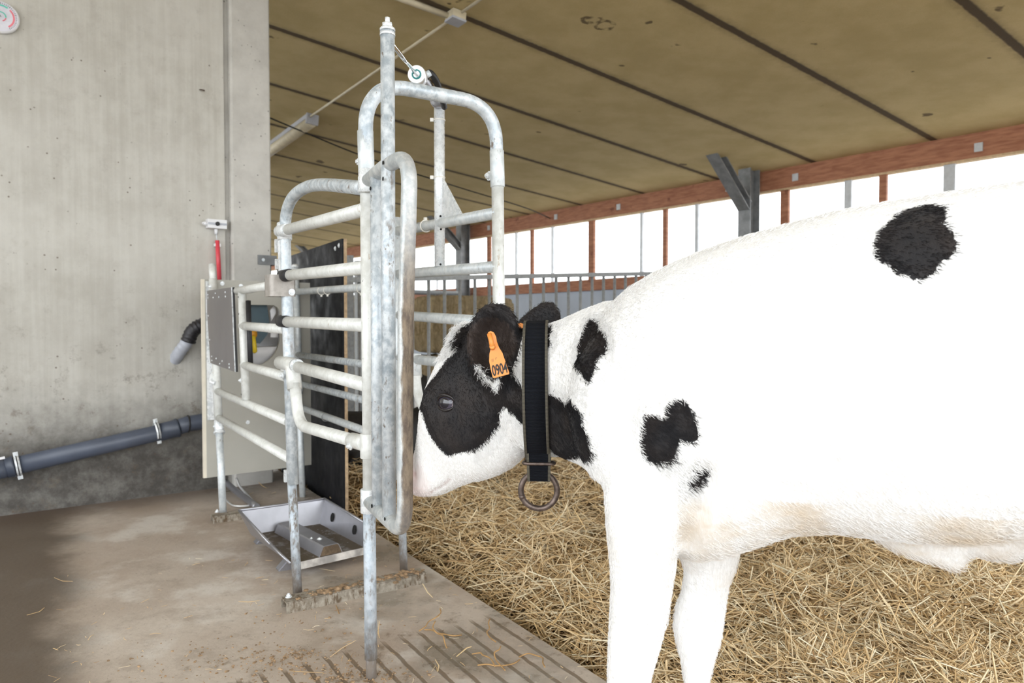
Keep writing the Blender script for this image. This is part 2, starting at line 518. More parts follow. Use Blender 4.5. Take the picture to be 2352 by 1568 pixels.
# steel portal columns with knee braces
for u in (-2.72, 2.72, 8.3):
    c = wb + BD * u - won * .16
    mb = MB()
    for s in (-1, 1):
        mb.box(c + won * s * .085 + Z * 1.2, BD * .15, won * .012, (0, 0, 2.9))
    mb.box(c + Z * 1.2, BD * .010, won * .16, (0, 0, 2.9))
    k0 = c - won * .06 + Z * 2.30; k1 = c - won * .62 + Z * 2.80
    d = (k1 - k0); up = d.cross(BD).normalized()
    mb.box((k0 + k1) / 2, d * 1.05, BD * .14, up * .012)
    mb.box((k0 + k1) / 2 + up * .09, d * 1.1, BD * .14, up * .012)
    mb.box((k0 + k1) / 2 + up * .045, d * 1.05, BD * .010, up * .09)
    o = struct(mb.build('steel_column', M['column_steel']))
# small galvanised plates bolted on the beam
for k_, px in enumerate((V((4.0236,6.1982,2.5083)), V((2.9690,7.5230,2.5182)), V((2.4603,8.1622,2.5241)), V((1.4099,9.4818,2.5244)), V((0.6407,10.4481,2.5346)), V((-0.3775,11.7272,2.5451)))):
    o = MB().box(px - won * .004, BD * .065, won * .008, (0, 0, .075)).build('beam_plate', M['mullion_grey'])
    set_props(o, ['grey metal plate on the red beam above the calf, nearest to the viewer', 'grey metal plate on the red beam just right of the braced steel column', 'grey metal plate on the red beam just left of the braced steel column', 'grey metal plate on the red beam, second one left of the braced column', 'grey metal plate on the red beam, third one left of the braced column', 'grey metal plate on the red beam, half behind the stall arch post'][k_], 'plate', 'metal plates along the timber beam')

# ---- things fixed under the roof
up = V((.0760, .0605, .9992))
def ceil_tube(name, a, b, r, mat, parent=None):
    return tube(name, [V(a), V(b)], r, mat, parent, 12)
c0, c1 = V((-2.0213,7.1096,3.0120)), V((-0.4015,4.8272,3.0270))
o = ceil_tube('cable_conduit', c0, c1, .010, M['aged_plastic']); 
set_props(o, 'long pale conduit across the roof boards from tube light to junction box', 'conduit')
c2 = c1 + (c1 - c0) * .9; cb = V((-0.3755,4.7933,3.0270))
o = ceil_tube('cable_conduit', cb + (c1 - c0) * .03, c2, .010, M['aged_plastic'])
set_props(o, 'short pale conduit leaving the top of frame beyond the junction box', 'conduit')
j0, j1 = V((-0.4272,4.7897,3.0312)), V((-0.6853,4.6256,3.0607))
o = ceil_tube('cable_conduit', j0, j1 + (j1 - j0) * .8, .020, M['aged_plastic'])
set_props(o, 'thicker white conduit running along a roof joint into the junction box', 'conduit')
jb = V((-0.3726,4.7929,3.0269)); ce = (c1 - c0).normalized(); cf = ce.cross(up).normalized()
t = thing('junction_box', jb, 'square pale junction box where the conduits meet under the roof', 'junction box')
MB().box(jb, ce * .10, cf * .10, up * .05).build('housing', M['aged_plastic'], t)
MB().box(jb - up * .032, ce * .106, cf * .106, up * .014).build('lid', M['grey_plastic'], t)
l0, l1 = V((-1.9680,7.0719,2.9801)), V((-3.4359,9.2036,2.9627))
t = thing('tube_light', (l0 + l1) / 2, 'long white tube light fitting under the roof behind the wall edge', 'light')
ld = (l1 - l0).normalized(); lf = ld.cross(up).normalized()
MB().box((l0 + l1) / 2 + up * .035, (l1 - l0), lf * .11, up * .045).build('housing', M['grey_plastic'], t)
mb = MB(); mb.tube([l0 - up * .01, l1 - up * .01], .055, 16).build('diffuser', M['aged_plastic'], t)
MB().box(l0 + up * .01 - ld * .01, ld * .03, lf * .12, up * .10).build('end_cap', M['grey_plastic'], t)
wa = [V((-2.4706,6.6331,2.9846)), V((-2.1243,7.2227,2.9226)), V((-1.5372,8.0295,2.8090)), V((-0.6335,9.0041,2.6813)), V((0.2364,9.9887,2.5757)), V((0.7589,10.9613,2.4973))]
o = tube('hanging_cable', spline(wa, 8), .008, M['black_rubber'], None, 8)
set_props(o, 'thin dark cable sagging under the roof boards towards the windows', 'cable')

# ---- things on the concrete wall
t = thing('thermometer', V((-2.6085,3.6869,2.5547)), 'round white dial thermometer with green and red arcs, high on the concrete wall', 'thermometer')
tc = V((-2.6100,3.6858,2.5499)); R_ = .080
MB().tube([tc, tc + wnor * .022, tc + wnor * .028, tc + wnor * .028], [R_, R_ * 1.02, R_ * .97, R_ * .92], 48).build('case', M['white_plastic'], t)
dial = MB().disc(tc + wnor * .0285, wnor, R_ * .92, .0012, 48).build('dial_face', plain('dial_card', (.72, .72, .80), .25), t)
def arc(name, R, w, a0, a1, mat, h=.0304):
    vs, fs = [], []
    n = 24
    for i in range(n + 1):
        a = a0 + (a1 - a0) * i / n
        e = math.cos(a) * wdir + math.sin(a) * Z
        vs += [tc + wnor * h + e * (R - w / 2), tc + wnor * h + e * (R + w / 2), tc + wnor * (h + .0008) + e * (R - w / 2), tc + wnor * (h + .0008) + e * (R + w / 2)]
    for i in range(n):
        k = 4 * i
        fs += [(k + 2, k + 3, k + 7, k + 6), (k, k + 4, k + 5, k + 1), (k, k + 2, k + 6, k + 4), (k + 1, k + 5, k + 7, k + 3)]
    mesh(name, vs, fs, mat, t, fix=True)
arc('green_arc', R_ * .70, R_ * .10, 1.0, 2.4, M['green_ink'])
arc('red_arc', R_ * .70, R_ * .10, -.95, .80, M['red_ink'])
arc('inner_green_arc', R_ * .28, R_ * .07, -.1, 2.0, M['green_ink'])
arc('inner_red_arc', R_ * .28, R_ * .07, -1.2, -.2, M['red_ink'])
mb = MB()
for i in range(40):
    a = -.95 + i * (4.9 / 39); e = math.cos(a) * wdir + math.sin(a) * Z
    L = .10 if i % 5 == 0 else .06
    mb.box(tc + wnor * .0306 + e * R_ * .83, e * R_ * L, wnor.cross(e) * .0020, wnor * .0008)
mb.build('tick_marks', M['ink'], t)
nd = (wdir * -.5 + Z * .55).normalized()
MB().box(tc + wnor * .033 + nd * R_ * .25, nd * R_ * .6, wnor.cross(nd) * .0025, wnor * .001).build('needle', M['ink'], t)

def clamp_ring(p, d, r, parent):
    """two-part pipe clamp with ears and rubber lining"""
    d = V(d).normalized(); u = wnor.cross(d).normalized()
    if u.z < 0: u = -u
    MB().torus(p, wnor, u, r + .004, .0035, 40, 8).build('rubber_lining', M['black_rubber'], parent)
    mb = MB()
    vs, fs = [], []
    n = 40
    for i in range(n):
        a = 2 * PI * i / n; e = math.cos(a) * wnor + math.sin(a) * u
        for rr, dd in ((r + .003, -.011), (r + .006, -.011), (r + .006, .011), (r + .003, .011)):
            vs.append(p + e * rr + d * dd)
    for i in range(n):
        q = ((i + 1) % n)
        for k in range(4):
            fs.append((i * 4 + k, q * 4 + k, q * 4 + (k + 1) % 4, i * 4 + (k + 1) % 4))
    mb.add(vs, fs, True)
    for s in (1, -1):
        mb.box(p + u * s * (r + .014), d * .022, u * .022, wnor * .008)
    mb.tube([p - wnor * r, p - wnor * (r + .03)], .006, 10)
    mb.build('clamp_band', M['bright'], parent)
    for s in (1, -1):
        bolt('screw', p + u * s * (r + .016) + wnor * .004, wnor, .0055, .006, M['bright'], parent)

# slate-blue drain pipe climbing along the wall
pr = .0455
t = thing('drain_pipe', V((-2.6291,3.6471,0.2290)), 'dark slate-blue plastic drain pipe sloping up along the concrete wall', 'pipe')
q = [V((-2.6764,3.5322,0.2424)), V((-2.0040,4.0223,0.3749)), V((-1.7422,4.2131,0.4384))]
tube('pipe', [V((-2.5588,3.6179,0.2619)), q[1], V((-1.9712,4.0462,0.3836))], pr, M['pvc'], t, 32)
pd = (q[1] - q[0]).normalized()
tube('pipe', [V((-2.6765,3.5321,0.2380)), V((-2.5470,3.6265,0.2646))], pr * 1.06, M['pvc'], t, 32)
MB().tube([V((-1.9968,4.0276,0.3765)), V((-1.9306,4.0758,0.3916)), V((-1.9250,4.0799,0.3935)), V((-1.9175,4.0853,0.3952)), V((-1.9138,4.0880,0.3961))], [pr * 1.1, pr * 1.1, pr * 1.2, pr * 1.2, pr * 1.1], 32).build('socket', M['pvc_dark'], t)
MB().tube([V((-2.5705,3.6093,0.2592)), V((-2.5529,3.6222,0.2633)), V((-2.5514,3.6233,0.2635)), V((-2.5426,3.6297,0.2653))], [pr * 1.13, pr * 1.13, pr * 1.2, pr * 1.2], 32).build('socket', M['pvc_dark'], t)
tube('bend', [V((-1.9343,4.0731,0.3920)), V((-1.8729,4.1142,0.4137)), V((-1.7364,4.1988,0.4300)), V((-1.6118,4.2773,0.4298))], pr * 1.0, M['pvc'], t, 32)
MB().torus(V((-1.8729,4.1142,0.4137)), wnor, Z, pr + .001, .0045, 40, 10).build('sealing_ring', M['black_rubber'], t)
for c in (V((-2.5307,3.6384,0.2667)), V((-2.0057,4.0210,0.3850))):
    clamp_ring(c, pd, pr * 1.02, t)
MB().box(V((-2.5607,3.5633,0.3191)), pd * .03, pd.cross(wnor) * .012, wnor * .002).build('sticker', M['white_plastic'], t)

# grey elbow pipe with taped end, coming out of the wall
t = thing('vent_elbow', V((-1.9522,4.1652,0.8094)), 'short grey corrugated elbow pipe with a black taped end on the concrete wall', 'pipe')
e = spline([V((-1.9725,4.1752,0.7809)), V((-1.9354,4.1403,0.8181)), V((-1.8915,4.1229,0.8667)), V((-1.8600,4.1211,0.9095))], 8)
mb = MB(); mb.tube(e, [.034 + .0022 * math.sin(i * 1.9) for i in range(len(e))], 24); mb.build('grey_pipe', M['grey_plastic'], t)
e = spline([V((-1.8698,4.1201,0.8895)), V((-1.8460,4.1189,0.9448)), V((-1.8131,4.1305,0.9748)), V((-1.7647,4.1596,0.9949)), V((-1.6861,4.2169,1.0051))], 8)
mb = MB(); mb.tube(e, [.040 + .004 * math.sin(i * 2.3) * (1 if i % 3 else .3) for i in range(len(e))], 24); mb.build('taped_sleeve', plain('black_wrapping_tape', (.02, .018, .022), .28, 0, .4, 40, .5), t)

# small switch box with a black knob, and the red pull tube under it
t = thing('valve_box', V((-1.7718,4.2967,1.5869)), 'small white valve box with a round black knob on the concrete wall', 'valve box')
cbx = V((-1.7620,4.2730,1.5837))
MB().box(cbx, wdir * .108, Z * .052, wnor * .05).build('housing', M['white_plastic'], t)
MB().box(cbx + wnor * .026, wdir * .104, Z * .012, wnor * .004).build('rib', M['grey_plastic'], t)
MB().disc(cbx + wnor * .025, wnor, .012, .014, 20, .003).build('knob', M['black_rubber'], t)
MB().tube([cbx - wdir * .054, cbx - wdir * .072], .012, 16).tube([cbx - wdir * .072, cbx - wdir * .080], .007, 12).build('end_fitting', M['white_plastic'], t)
t = thing('pull_tube', V((-1.7548,4.2720,1.2599)), 'bright red plastic tube hanging below the small white valve box', 'tube')
tube('red_sleeve', [V((-1.7569,4.2705,1.4877)), V((-1.7488,4.2764,1.2549))], .0125, M['red_plastic'], t, 20)
tube('wire', [V((-1.7623,4.2690,1.5289)), V((-1.7569,4.2704,1.4773))], .003, M['galv'], t, 8)
MB().tube([V((-1.7630,4.2685,1.5546)), V((-1.7623,4.2690,1.5237))], .009, 12).build('nipple', M['white_plastic'], t)
MB().box(V((-1.7610,4.2799,1.4602)), wdir * .034, Z * .018, wnor * .03).build('clip', M['white_plastic'], t)
# small iron hook sticking out of the wall
o = tube('wall_hook', [V((-1.8461,4.2550,2.3725)), V((-1.8201,4.2244,2.3626)), V((-1.8045,4.2296,2.3592))], .004, M['dark_iron'], None, 8)
set_props(o, 'tiny rusty iron hook sticking out of the bare upper concrete wall', 'hook')

# steel bracket holding the black board to the column
t = thing('wall_bracket', V((-1.5231,4.4409,1.3833)), 'small dark steel angle bracket on the column end beside the black board', 'bracket')
bc = V((-1.5127,4.4262,1.3848))
MB().box(bc, wdir * .115, Z * .058, wnor * .006).box(bc + wdir * .055 - wnor * .05, wdir * .006, Z * .058, wnor * .10).build('plate', M['column_steel'], t)
bolt('bolt', bc - wdir * .025 + wnor * .003, wnor, .008, .008, M['galv'], t)

# ---------------------------------------------------------------- behind: boards, fence, bales, resting calves
f0 = V((-0.9088,3.8257,0.0000)); f0.z = 0
bd = V((-.50, .866, 0)); bn = V((.866, .50, 0))
t = thing('board_partition', f0, 'tall black plywood board with raw plywood edge standing behind the feeding stall', 'board')
top0, top1 = 1.447, 1.452
MB().slab([f0 - Z * .05, f0 + bd * 1.62 - Z * .05, f0 + bd * 1.62 + Z * top1, f0 + Z * top0], bn * .010).build('black_face', M['ply_black'], t)
q0 = f0 + bn * .0102
MB().slab([q0 - Z * .05, q0 + bd * 1.62 - Z * .05, q0 + bd * 1.62 + Z * top1, q0 + Z * top0], bn * .017).build('plywood_core', M['ply_edge'], t)
for zz_ in (1.38, 1.40):
    pass
bolt('bolt', f0 + bd * .05 + Z * 1.415 - bn * .001, -bn, .010, .007, M['bright'], t)
bolt('bolt', f0 + bd * .12 + Z * 1.405 - bn * .001, -bn, .010, .007, M['bright'], t)

# vertical-bar pen fence
f1 = V((0.0438,6.0000,1.3650)); f1.z = 0
t = thing('pen_fence', f1, 'long grey fence of upright steel bars in front of the straw bales', 'fence')
fz = lambda k: 1.385 + .0125 * k * .62
s_ = .1416
k0, k1 = -19, 24
mb = MB()
a, b = f1 + JD * s_ * k0 + Z * fz(k0), f1 + JD * s_ * k1 + Z * fz(k1)
mb.box((a + b) / 2, (b - a), JD.cross(Z) * .035, Z * .036)
mb.build('top_rail', M['galv_dim'], t)
a, b = f1 + JD * s_ * k0 + Z * .12, f1 + JD * s_ * k1 + Z * .12
MB().box((a + b) / 2, (b - a), JD.cross(Z) * .035, Z * .036).build('bottom_rail', M['galv_dim'], t)
for k in range(k0, k1 + 1):
    p = f1 + JD * s_ * k
    tube('bar', [p - Z * .1, p + Z * fz(k)], .0135, M['galv_dim'], t, 10)

# plainer gate further back
g0 = V((-1.4035,10.2000,1.4222)); g0.z = 0
t = thing('yard_gate', g0, 'low grey tube gate far behind the bar fence beside the straw bales', 'gate')
for zz_, r in ((1.43, .035), (.9, .02), (.4, .02)):
    tube('rail', [g0 - JD * 1.6 + Z * zz_, g0 + JD * .75 + Z * zz_], r, M['galv_dim'], t, 10)
for k in range(7):
    p = g0 + JD * (-1.6 + k * .39)
    tube('upright', [p - Z * .1, p + Z * 1.46], .02, M['galv_dim'], t, 10)

def bale(c, sx, sy, sz, label, group='straw bales behind the fence', rot=0.0):
    ex = (Matrix.Rotation(rot, 3, 'Z') @ JD).normalized(); ey = Z.cross(ex)
    bm = bmesh.new()
    bmesh.ops.create_cube(bm, size=1)
    bmesh.ops.subdivide_edges(bm, edges=bm.edges[:], cuts=22, use_grid_fill=True)
    for v in bm.verts:
        p = V((v.co.x * sx, v.co.y * sy, v.co.z * sz))
        n = (math.sin(p.x * 31 + p.z * 17 + sx) * math.sin(p.y * 27 - p.z * 23) * .008 + random.uniform(-.008, .008))
        k = 1 - .05 * (abs(v.co.x * 2) ** 6 + abs(v.co.y * 2) ** 6) * abs(v.co.z * 2) ** 6
        strap = 1 - .012 * (math.exp(-((p.x % .34 - .17) / .02) ** 2))
        p *= k * strap
        p += V(v.co).normalized() * n
        v.co = V(c) + ex * p.x + ey * p.y + Z * (p.z + sz / 2)
    me = bpy.data.meshes.new('straw_bale'); bm.to_mesh(me); bm.free()
    me.polygons.foreach_set('use_smooth', [True] * len(me.polygons))
    o = link('straw_bale', me, M['bale'])
    return set_props(o, label, 'straw bale', group)
b0 = V((-0.8379,7.6000,1.1851)); b0.z = 0
bc = b0 + JD * .545 + BD * .25
bale(bc, 1.09, .5, .64, 'lower golden straw bale of the stack behind the bar fence, right of the gate tubes')
bale(bc + Z * .665, 1.07, .5, .63, 'upper golden straw bale of the stack behind the bar fence, right of the gate tubes')
b1 = V((-1.8472,8.4000,1.2046)); b1.z = 0
bale(b1, 1.0, .6, .66, 'lower straw bale glimpsed between the black board and the stall gate')
bale(b1 + Z * .69, .98, .6, .62, 'upper straw bale glimpsed between the black board and the stall gate')
for k_, px in enumerate((V((-1.3464,5.9000,1.3589)), V((-1.3709,6.4000,1.3893)))):
    px.z = 0
    o = MB().box(px + Z * .70, JD * .06, BD * .06, Z * 1.7).build('fence_post', M['galv_dim'])
    set_props(o, ['square steel post standing right next to the plywood edge of the black board', 'square steel post just left of the stall front post, beyond the black board'][k_], 'post', 'posts beyond the black board')

# ---------------------------------------------------------------- calf feeding stall
st0 = V((-0.7828,2.5782,0.0000)); st0.z = 0
ST = thing('feeding_stall', st0, 'galvanised tube calf feeding stall with arched entrance and narrow swing gate', 'feeding stall')
g, go, gp, gb = M['galv'], M['galv_old'], M['galv_pale'], M['bright']
TR = .0195
nd_ = (V((-0.7828,2.5782,0.0000)) - V((-1.4904,3.6612,-0.0000))).normalized()
nn = nd_.cross(Z).normalized()
if nn.dot(-V((-0.7828,2.5782,0.0000))) < 0: nn = -nn            # towards the viewer
def sleeve(name, a, b, r, mat, parent=ST, seg=20):
    a, b = V(a), V(b); d = (b - a).normalized()
    return MB().tube([a, a + d * .002, b - d * .002, b], [r - .002, r, r, r - .002], seg).build(name, mat, parent)

# --- near side
p_rear_top, p_rear_foot = V((-1.6394,3.8893,1.3027)), V((-1.4906,3.6615,-0.0069))
tube('post', [V((-1.6127,3.8483,1.3112)), V((-1.5994,3.8281,1.2143))], .0175, gp, ST)                                # stub above the board
tube('post', [V((-1.6021,3.8321,1.2331)), V((-1.5385,3.7348,0.4173))], .021, gp, ST)
tube('post', [V((-1.5375,3.7332,0.4519)), V((-1.4907,3.6617,-0.0115))], .0185, M['galv'], ST)
# channel foot at the rear
def angle_foot(a, b, w, h, mat, name='foot_beam'):
    a, b = V(a), V(b); d = (b - a).normalized(); s = d.cross(Z).normalized()
    mb = MB()
    mb.box((a + b) / 2 + Z * h, b - a, s * w, Z * .006)
    mb.box((a + b) / 2 + s * w / 2 + Z * h / 2, b - a, s * .006, Z * h)
    mb.box((a + b) / 2 - s * w / 2 + Z * h / 2, b - a, s * .006, Z * h)
    return mb.build(name, mat, ST)
ra = V((-1.5016,3.5487,0.0000)); rb = V((-1.2641,3.7031,0.0000))
angle_foot(ra, rb, .062, .030, M['foot_dirty'])
bolt('bolt', V((-1.5050,3.6202,0.0000)) + Z * .033, Z, .009, .014, gb, ST)
ma, mbp = V((-0.7918,2.4523,0.0000)), V((-0.3447,2.7454,0.0000))
angle_foot(ma, mbp, .066, .036, M['foot_dirty'])
bolt('bolt', V((-0.7823,2.4750,0.0000)) + Z * .039, Z, .009, .014, gb, ST)
# middle post: leg in a sleeve, bent over at the top
tube('leg', [V((-0.8205,2.6358,0.4834)), V((-0.7799,2.5738,-0.0015))], .0165, M['leg_dirty'], ST)
hoop = [V((0, 0, 0))] + spline([V((-0.8292,2.6492,0.9031)), V((-0.8479,2.6778,1.2928)), V((-0.8485,2.6787,1.3545)), V((-0.8302,2.6507,1.4182)), V((-0.7814,2.5760,1.4546)), V((-0.7031,2.4562,1.4616)), V((-0.6176,2.3254,1.4454)), V((-0.5137,2.1663,1.4110)), V((-0.4158,2.0165,1.3765))], 6)
tube("bent_post", [V((-0.8065,2.6144,0.4038))] + hoop[1:], .0205, go, ST, 20)
sleeve('post_sleeve', V((-0.8537,2.6867,1.2287)), V((-0.8570,2.6917,1.3595)), .0235, gb)
sleeve('post_sleeve', V((-0.8500,2.6811,1.1631)), V((-0.8521,2.6842,1.2317)), .0235, gb)
MB().box(V((-0.8934,2.7475,1.2921)) , nd_ * .02, Z * .05, nn * .03).build('locking_lug', gb, ST)
MB().box(V((-0.8913,2.7442,1.2219)) , nd_ * .02, Z * .04, nn * .03).build('locking_lug', gb, ST)
MB().box(V((-0.8400,2.6658,0.4249)), nd_ * .016, Z * .045, nn * .03).build('locking_lug', gb, ST)
# front post with its sleeves
tube('front_post', [V((-0.4069,2.0028,1.3824)), V((-0.4015,1.9945,0.4984))], .0175, gp, ST)
tube('front_post', [V((-0.4014,1.9944,0.5107)), V((-0.3978,1.9890,0.0524))], .0178, M['leg_dirty'], ST)
tube('leg', [V((-0.3976,1.9887,0.0799)), V((-0.3966,1.9871,-0.0213))], .0150, M['leg_dirty'], ST)
# far side
fd = (V((-0.4370,2.8524,0.0000)) - V((-1.2029,4.0761,0.0000))).normalized()
tube('post', [V((-1.2645,4.1745,1.3249)), V((-1.2322,4.1229,0.5844))], .021, g, ST)
sleeve('post_sleeve', V((-1.2346,4.1267,0.6472)), V((-1.2329,4.1240,0.6019)), .0245, gb)
tube('leg', [V((-1.2365,4.1297,0.6216)), V((-1.2030,4.0762,-0.0051))], .0175, g, ST)
MB().tube([V((-1.2647,4.1747,1.3173)), V((-1.2663,4.1774,1.3353))], [.024, .017], 16).build('end_cap', gb, ST)
tube('post', [V((-0.4689,2.9034,1.4229)), V((-0.4490,2.8716,0.3664))], .021, g, ST)
tube('leg', [V((-0.4511,2.8750,0.4011)), V((-0.4359,2.8507,-0.0100))], .0160, M['leg_dirty'], ST)
tube('far_front_post', [V((-0.0445,2.2254,1.4209)), V((-0.0366,2.2127,0.6071))], .0190, gp, ST)
# entrance arch, joining both front posts
a0, a1 = V((-0.4050,1.9999,1.3976)), V((-0.0459,2.2277,1.4187))
la, lb = V((-0.4100,2.0077,1.6488)), V((-0.0500,2.2341,1.6992))
la.z = lb.z = 1.672
mid = [la + (lb - la) * k for k in (0, 1)]
arch = fillet([a0, mid[0], mid[1], a1], [.16, .175], 18)
tube('entrance_arch', arch, .0205, go, ST, 20)
mb = MB()                                        # rolled seam along the arch
vs = [p + V((-.35, -.55, .75)).normalized() * .0196 for p in arch]
mb.tube(vs, .0028, 8); mb.build('weld_seam', go, ST)
sleeve('arch_sleeve', V((-0.4049,1.9999,1.4024)), V((-0.4092,2.0064,1.5341)), .0225, g)
sleeve('arch_sleeve', V((-0.0445,2.2254,1.4182)), V((-0.0473,2.2298,1.5332)), .0222, g)
sleeve('collar', V((-0.4035,1.9977,1.3610)), V((-0.4040,1.9985,1.4057)), .0245, gb)
bolt('bolt', V((-0.4278,2.0349,1.4536)), V((-.8, -.5, 0)), .012, .016, gb, ST)
bolt('bolt', V((-0.0715,2.2685,1.4619)), V((-.8, -.5, 0)), .012, .016, gb, ST)

# --- near side rails
def rail(a, b, r=TR, mat=gp, name='rail'):
    return tube(name, [V(a), V(b)], r, mat, ST)
o_ = nn * .012
rail(V((-0.8567,2.6912,1.3399)) + o_, V((-0.4056,2.0009,1.3157)), .0195)
rail(V((-0.8499,2.6809,1.1729)) + o_, V((-0.4069,2.0029,1.1535)), .0195)
rail(V((-0.8527,2.6852,1.0033)) + o_, V((-0.4064,2.0022,0.9915)), .0195)
rail(V((-0.7502,2.5283,0.8457)) + nn * .02, V((-0.4042,1.9988,0.8230)), .0200)
sleeve('rubber_sleeve', V((-0.8467,2.6760,1.1725)) + o_, V((-0.7946,2.5962,1.1713)) + o_, .0225, M['black_rubber'])
sleeve('rubber_sleeve', V((-0.8623,2.6998,1.0049)) + o_, V((-0.8153,2.6279,1.0024)) + o_, .0225, M['black_rubber'])
# T-clamps
sleeve('clamp', V((-0.8508,2.6823,1.3063)), V((-0.8545,2.6880,1.3720)), .0265, gb)
sleeve('clamp', V((-0.8631,2.7010,1.3412)) + o_, V((-0.8070,2.6152,1.3367)) + o_, .0235, gb)
bolt('bolt', V((-0.9024,2.7612,1.3521)), -nd_, .008, .012, gb, ST)
sleeve('clamp', V((-0.8337,2.6560,0.8184)), V((-0.8360,2.6596,0.8669)), .0275, gp)
cl = fillet([V((-0.8649,2.7038,0.8482)) + nn * .012, V((-0.7672,2.5544,0.8503)) + nn * .02, V((-0.7514,2.5301,0.7635)) + nn * .02], [.03], 8)
tube('clamp', cl, .0255, gp, ST)
tube('clamp_ring', [V((-0.7445,2.5196,0.8493)) + nn * .02, V((-0.7306,2.4983,0.8483)) + nn * .02], .0235, gb, ST)
bolt('bolt', V((-0.8780,2.7240,0.8404)), -nd_ + nn * .4, .009, .014, gb, ST)
bolt('bolt', V((-0.8154,2.6281,0.8042)) + nn * .03, nn, .009, .014, gb, ST)
# curved belly bar of the near side
J = fillet([V((-0.7511,2.5297,0.7837)) + nn * .02, V((-0.7253,2.4901,0.6421)) + nn * .02, V((-0.4181,2.0199,0.6563)) + nn * .004], [.16], 14)
tube('curved_bar', J, .0195, gp, ST)
sleeve('clamp', V((-0.4041,1.9985,0.6181)), V((-0.4053,2.0004,0.6879)), .0225, gp)
sleeve('clamp', V((-0.4668,2.0945,0.6539)) + nn * .005, V((-0.4109,2.0089,0.6582)) + nn * .005, .0225, gp)
bolt('bolt', V((-0.4477,2.0653,0.6435)) + nn * .022, nn, .010, .014, gb, ST)
# rear half of the near side
rail(V((-1.2868,3.3495,1.1468)), V((-0.9690,2.8632,1.1463)), .0185)
rail(V((-1.2375,3.2741,0.9840)), V((-0.8500,2.6810,0.9739)), .0185)
rail(V((-1.2229,3.2518,0.8055)), V((-0.8403,2.6662,0.7949)), .0185)
rail(V((-1.5692,3.7819,0.6373)), V((-0.8305,2.6512,0.6303)), .0185)
rail(V((-1.5546,3.7595,0.4988)), V((-0.8203,2.6356,0.4931)), .0185)
tube('upright', [V((-1.2338,3.2685,1.1353)), V((-1.2035,3.2220,0.6495))], .0185, gp, ST)
tube('rubber_strip', [V((-1.2114,3.2341,1.0984)) - nn * .016 + nd_ * .004, V((-1.1912,3.2033,0.7849)) - nn * .016 + nd_ * .004], .012, M['black_rubber'], ST, 8)
for q_ in ((V((-1.2296,3.2620,1.1152))), V((-1.2268,3.2577,1.0377)), V((-1.2075,3.2282,0.6746))):
    MB().disc(q_ + nn * .0180, nn, .004, .0012, 12).build('drill_hole', M['hole'], ST)
bolt('bolt', V((-1.2153,3.2401,0.7369)) + nn * .018, nn, .008, .010, gb, ST)
MB().tube(fillet([V((-1.5721,3.7863,0.7504)) + nn * .012, V((-1.5615,3.7699,0.6869)) + nn * .03, V((-1.5492,3.7512,0.6793)) + nn * .01], .01, 4), .012, 12).build('hook', gb, ST)
bolt('bolt', V((-1.5777,3.7948,1.1894)) + nn * .02, nn, .009, .012, gb, ST)
bolt('bolt', V((-1.5373,3.7330,0.4565)) + nn * .02, nn, .008, .010, gb, ST)
sleeve('clamp', V((-1.5426,3.7411,0.4852)), V((-1.5323,3.7253,0.4187)), .0235, gb)
tube('clamp_ring', [V((-1.5351,3.7296,0.4272)), V((-1.5323,3.7253,0.4187))], .029, gb, ST)
# bracket box on the middle post
bxc = V((-0.8537,2.6867,1.1357))
def bb(n_, s_, z_): return bxc + nn * n_ + nd_ * s_ + Z * z_
prof = [(-.026, .048), (.050, .048)] + [(.050 + .016 * math.sin(a), .032 + .016 * math.cos(a)) for a in [PI / 2 * k / 6 for k in range(1, 7)]] + [(.066, -.030), (-.026, -.030)]
mb = MB()
for pa, pb_ in zip(prof[:-1], prof[1:]):
    q = [bb(pa[0], pa[1], -.040), bb(pb_[0], pb_[1], -.040), bb(pb_[0], pb_[1], .040), bb(pa[0], pa[1], .040)]
    nq = (q[1] - q[0]).cross(Z).normalized()
    mb.slab(q, nq * .004)
mb.slab([bb(-.026, -.03, -.040), bb(-.026, .048, -.040), bb(-.026, .048, .040), bb(-.026, -.03, .040)], nn * .004)
br = mb.build('hinge_bracket', M['grimy'], ST)
bolt('bolt', bb(-.012, .050, -.024), nd_, .010, .010, gb, br)
bolt('bolt', bb(.004, .050, .026), nd_, .008, .010, M['galv_old'], br)
# brushed plate with rows of rivets
pl = [V((-1.6437,3.8958,1.1707)), V((-1.2963,3.3641,1.1638)), V((-1.2666,3.3187,0.7711)), V((-1.5838,3.8041,0.7841))]
pl = [p + nn * .024 for p in pl]
pt = MB().slab(pl, -nn * .004).build('steel_plate', M['brushed'], ST)
MB().slab([pl[1] + nd_ * .001, pl[1] + nd_ * .006, pl[2] + nd_ * .006, pl[2] + nd_ * .001], -nn * .010).build('plate_edge', gb, pt)
MB().slab([pl[1] + nd_ * .007 - nn * .004, pl[1] + nd_ * .018 - nn * .004, pl[2] + nd_ * .018 - nn * .004, pl[2] + nd_ * .007 - nn * .004], -nn * .008).build('rubber_edge', M['black_rubber'], pt)
def pq(u, v): return (pl[0] * (1 - u) + pl[1] * u) * (1 - v) + (pl[3] * (1 - u) + pl[2] * u) * v
for u_, v_ in ((.10, .06), (.42, .05), (.80, .05), (.10, .10), (.32, .105), (.55, .105), (.80, .105), (.06, .35), (.06, .68), (.10, .90), (.30, .91), (.55, .92), (.82, .93), (.10, .955), (.44, .965), (.82, .97)):
    MB().disc(pq(u_, v_), nn, .0048, .004, 12, .0015).build('rivet', gb, pt)

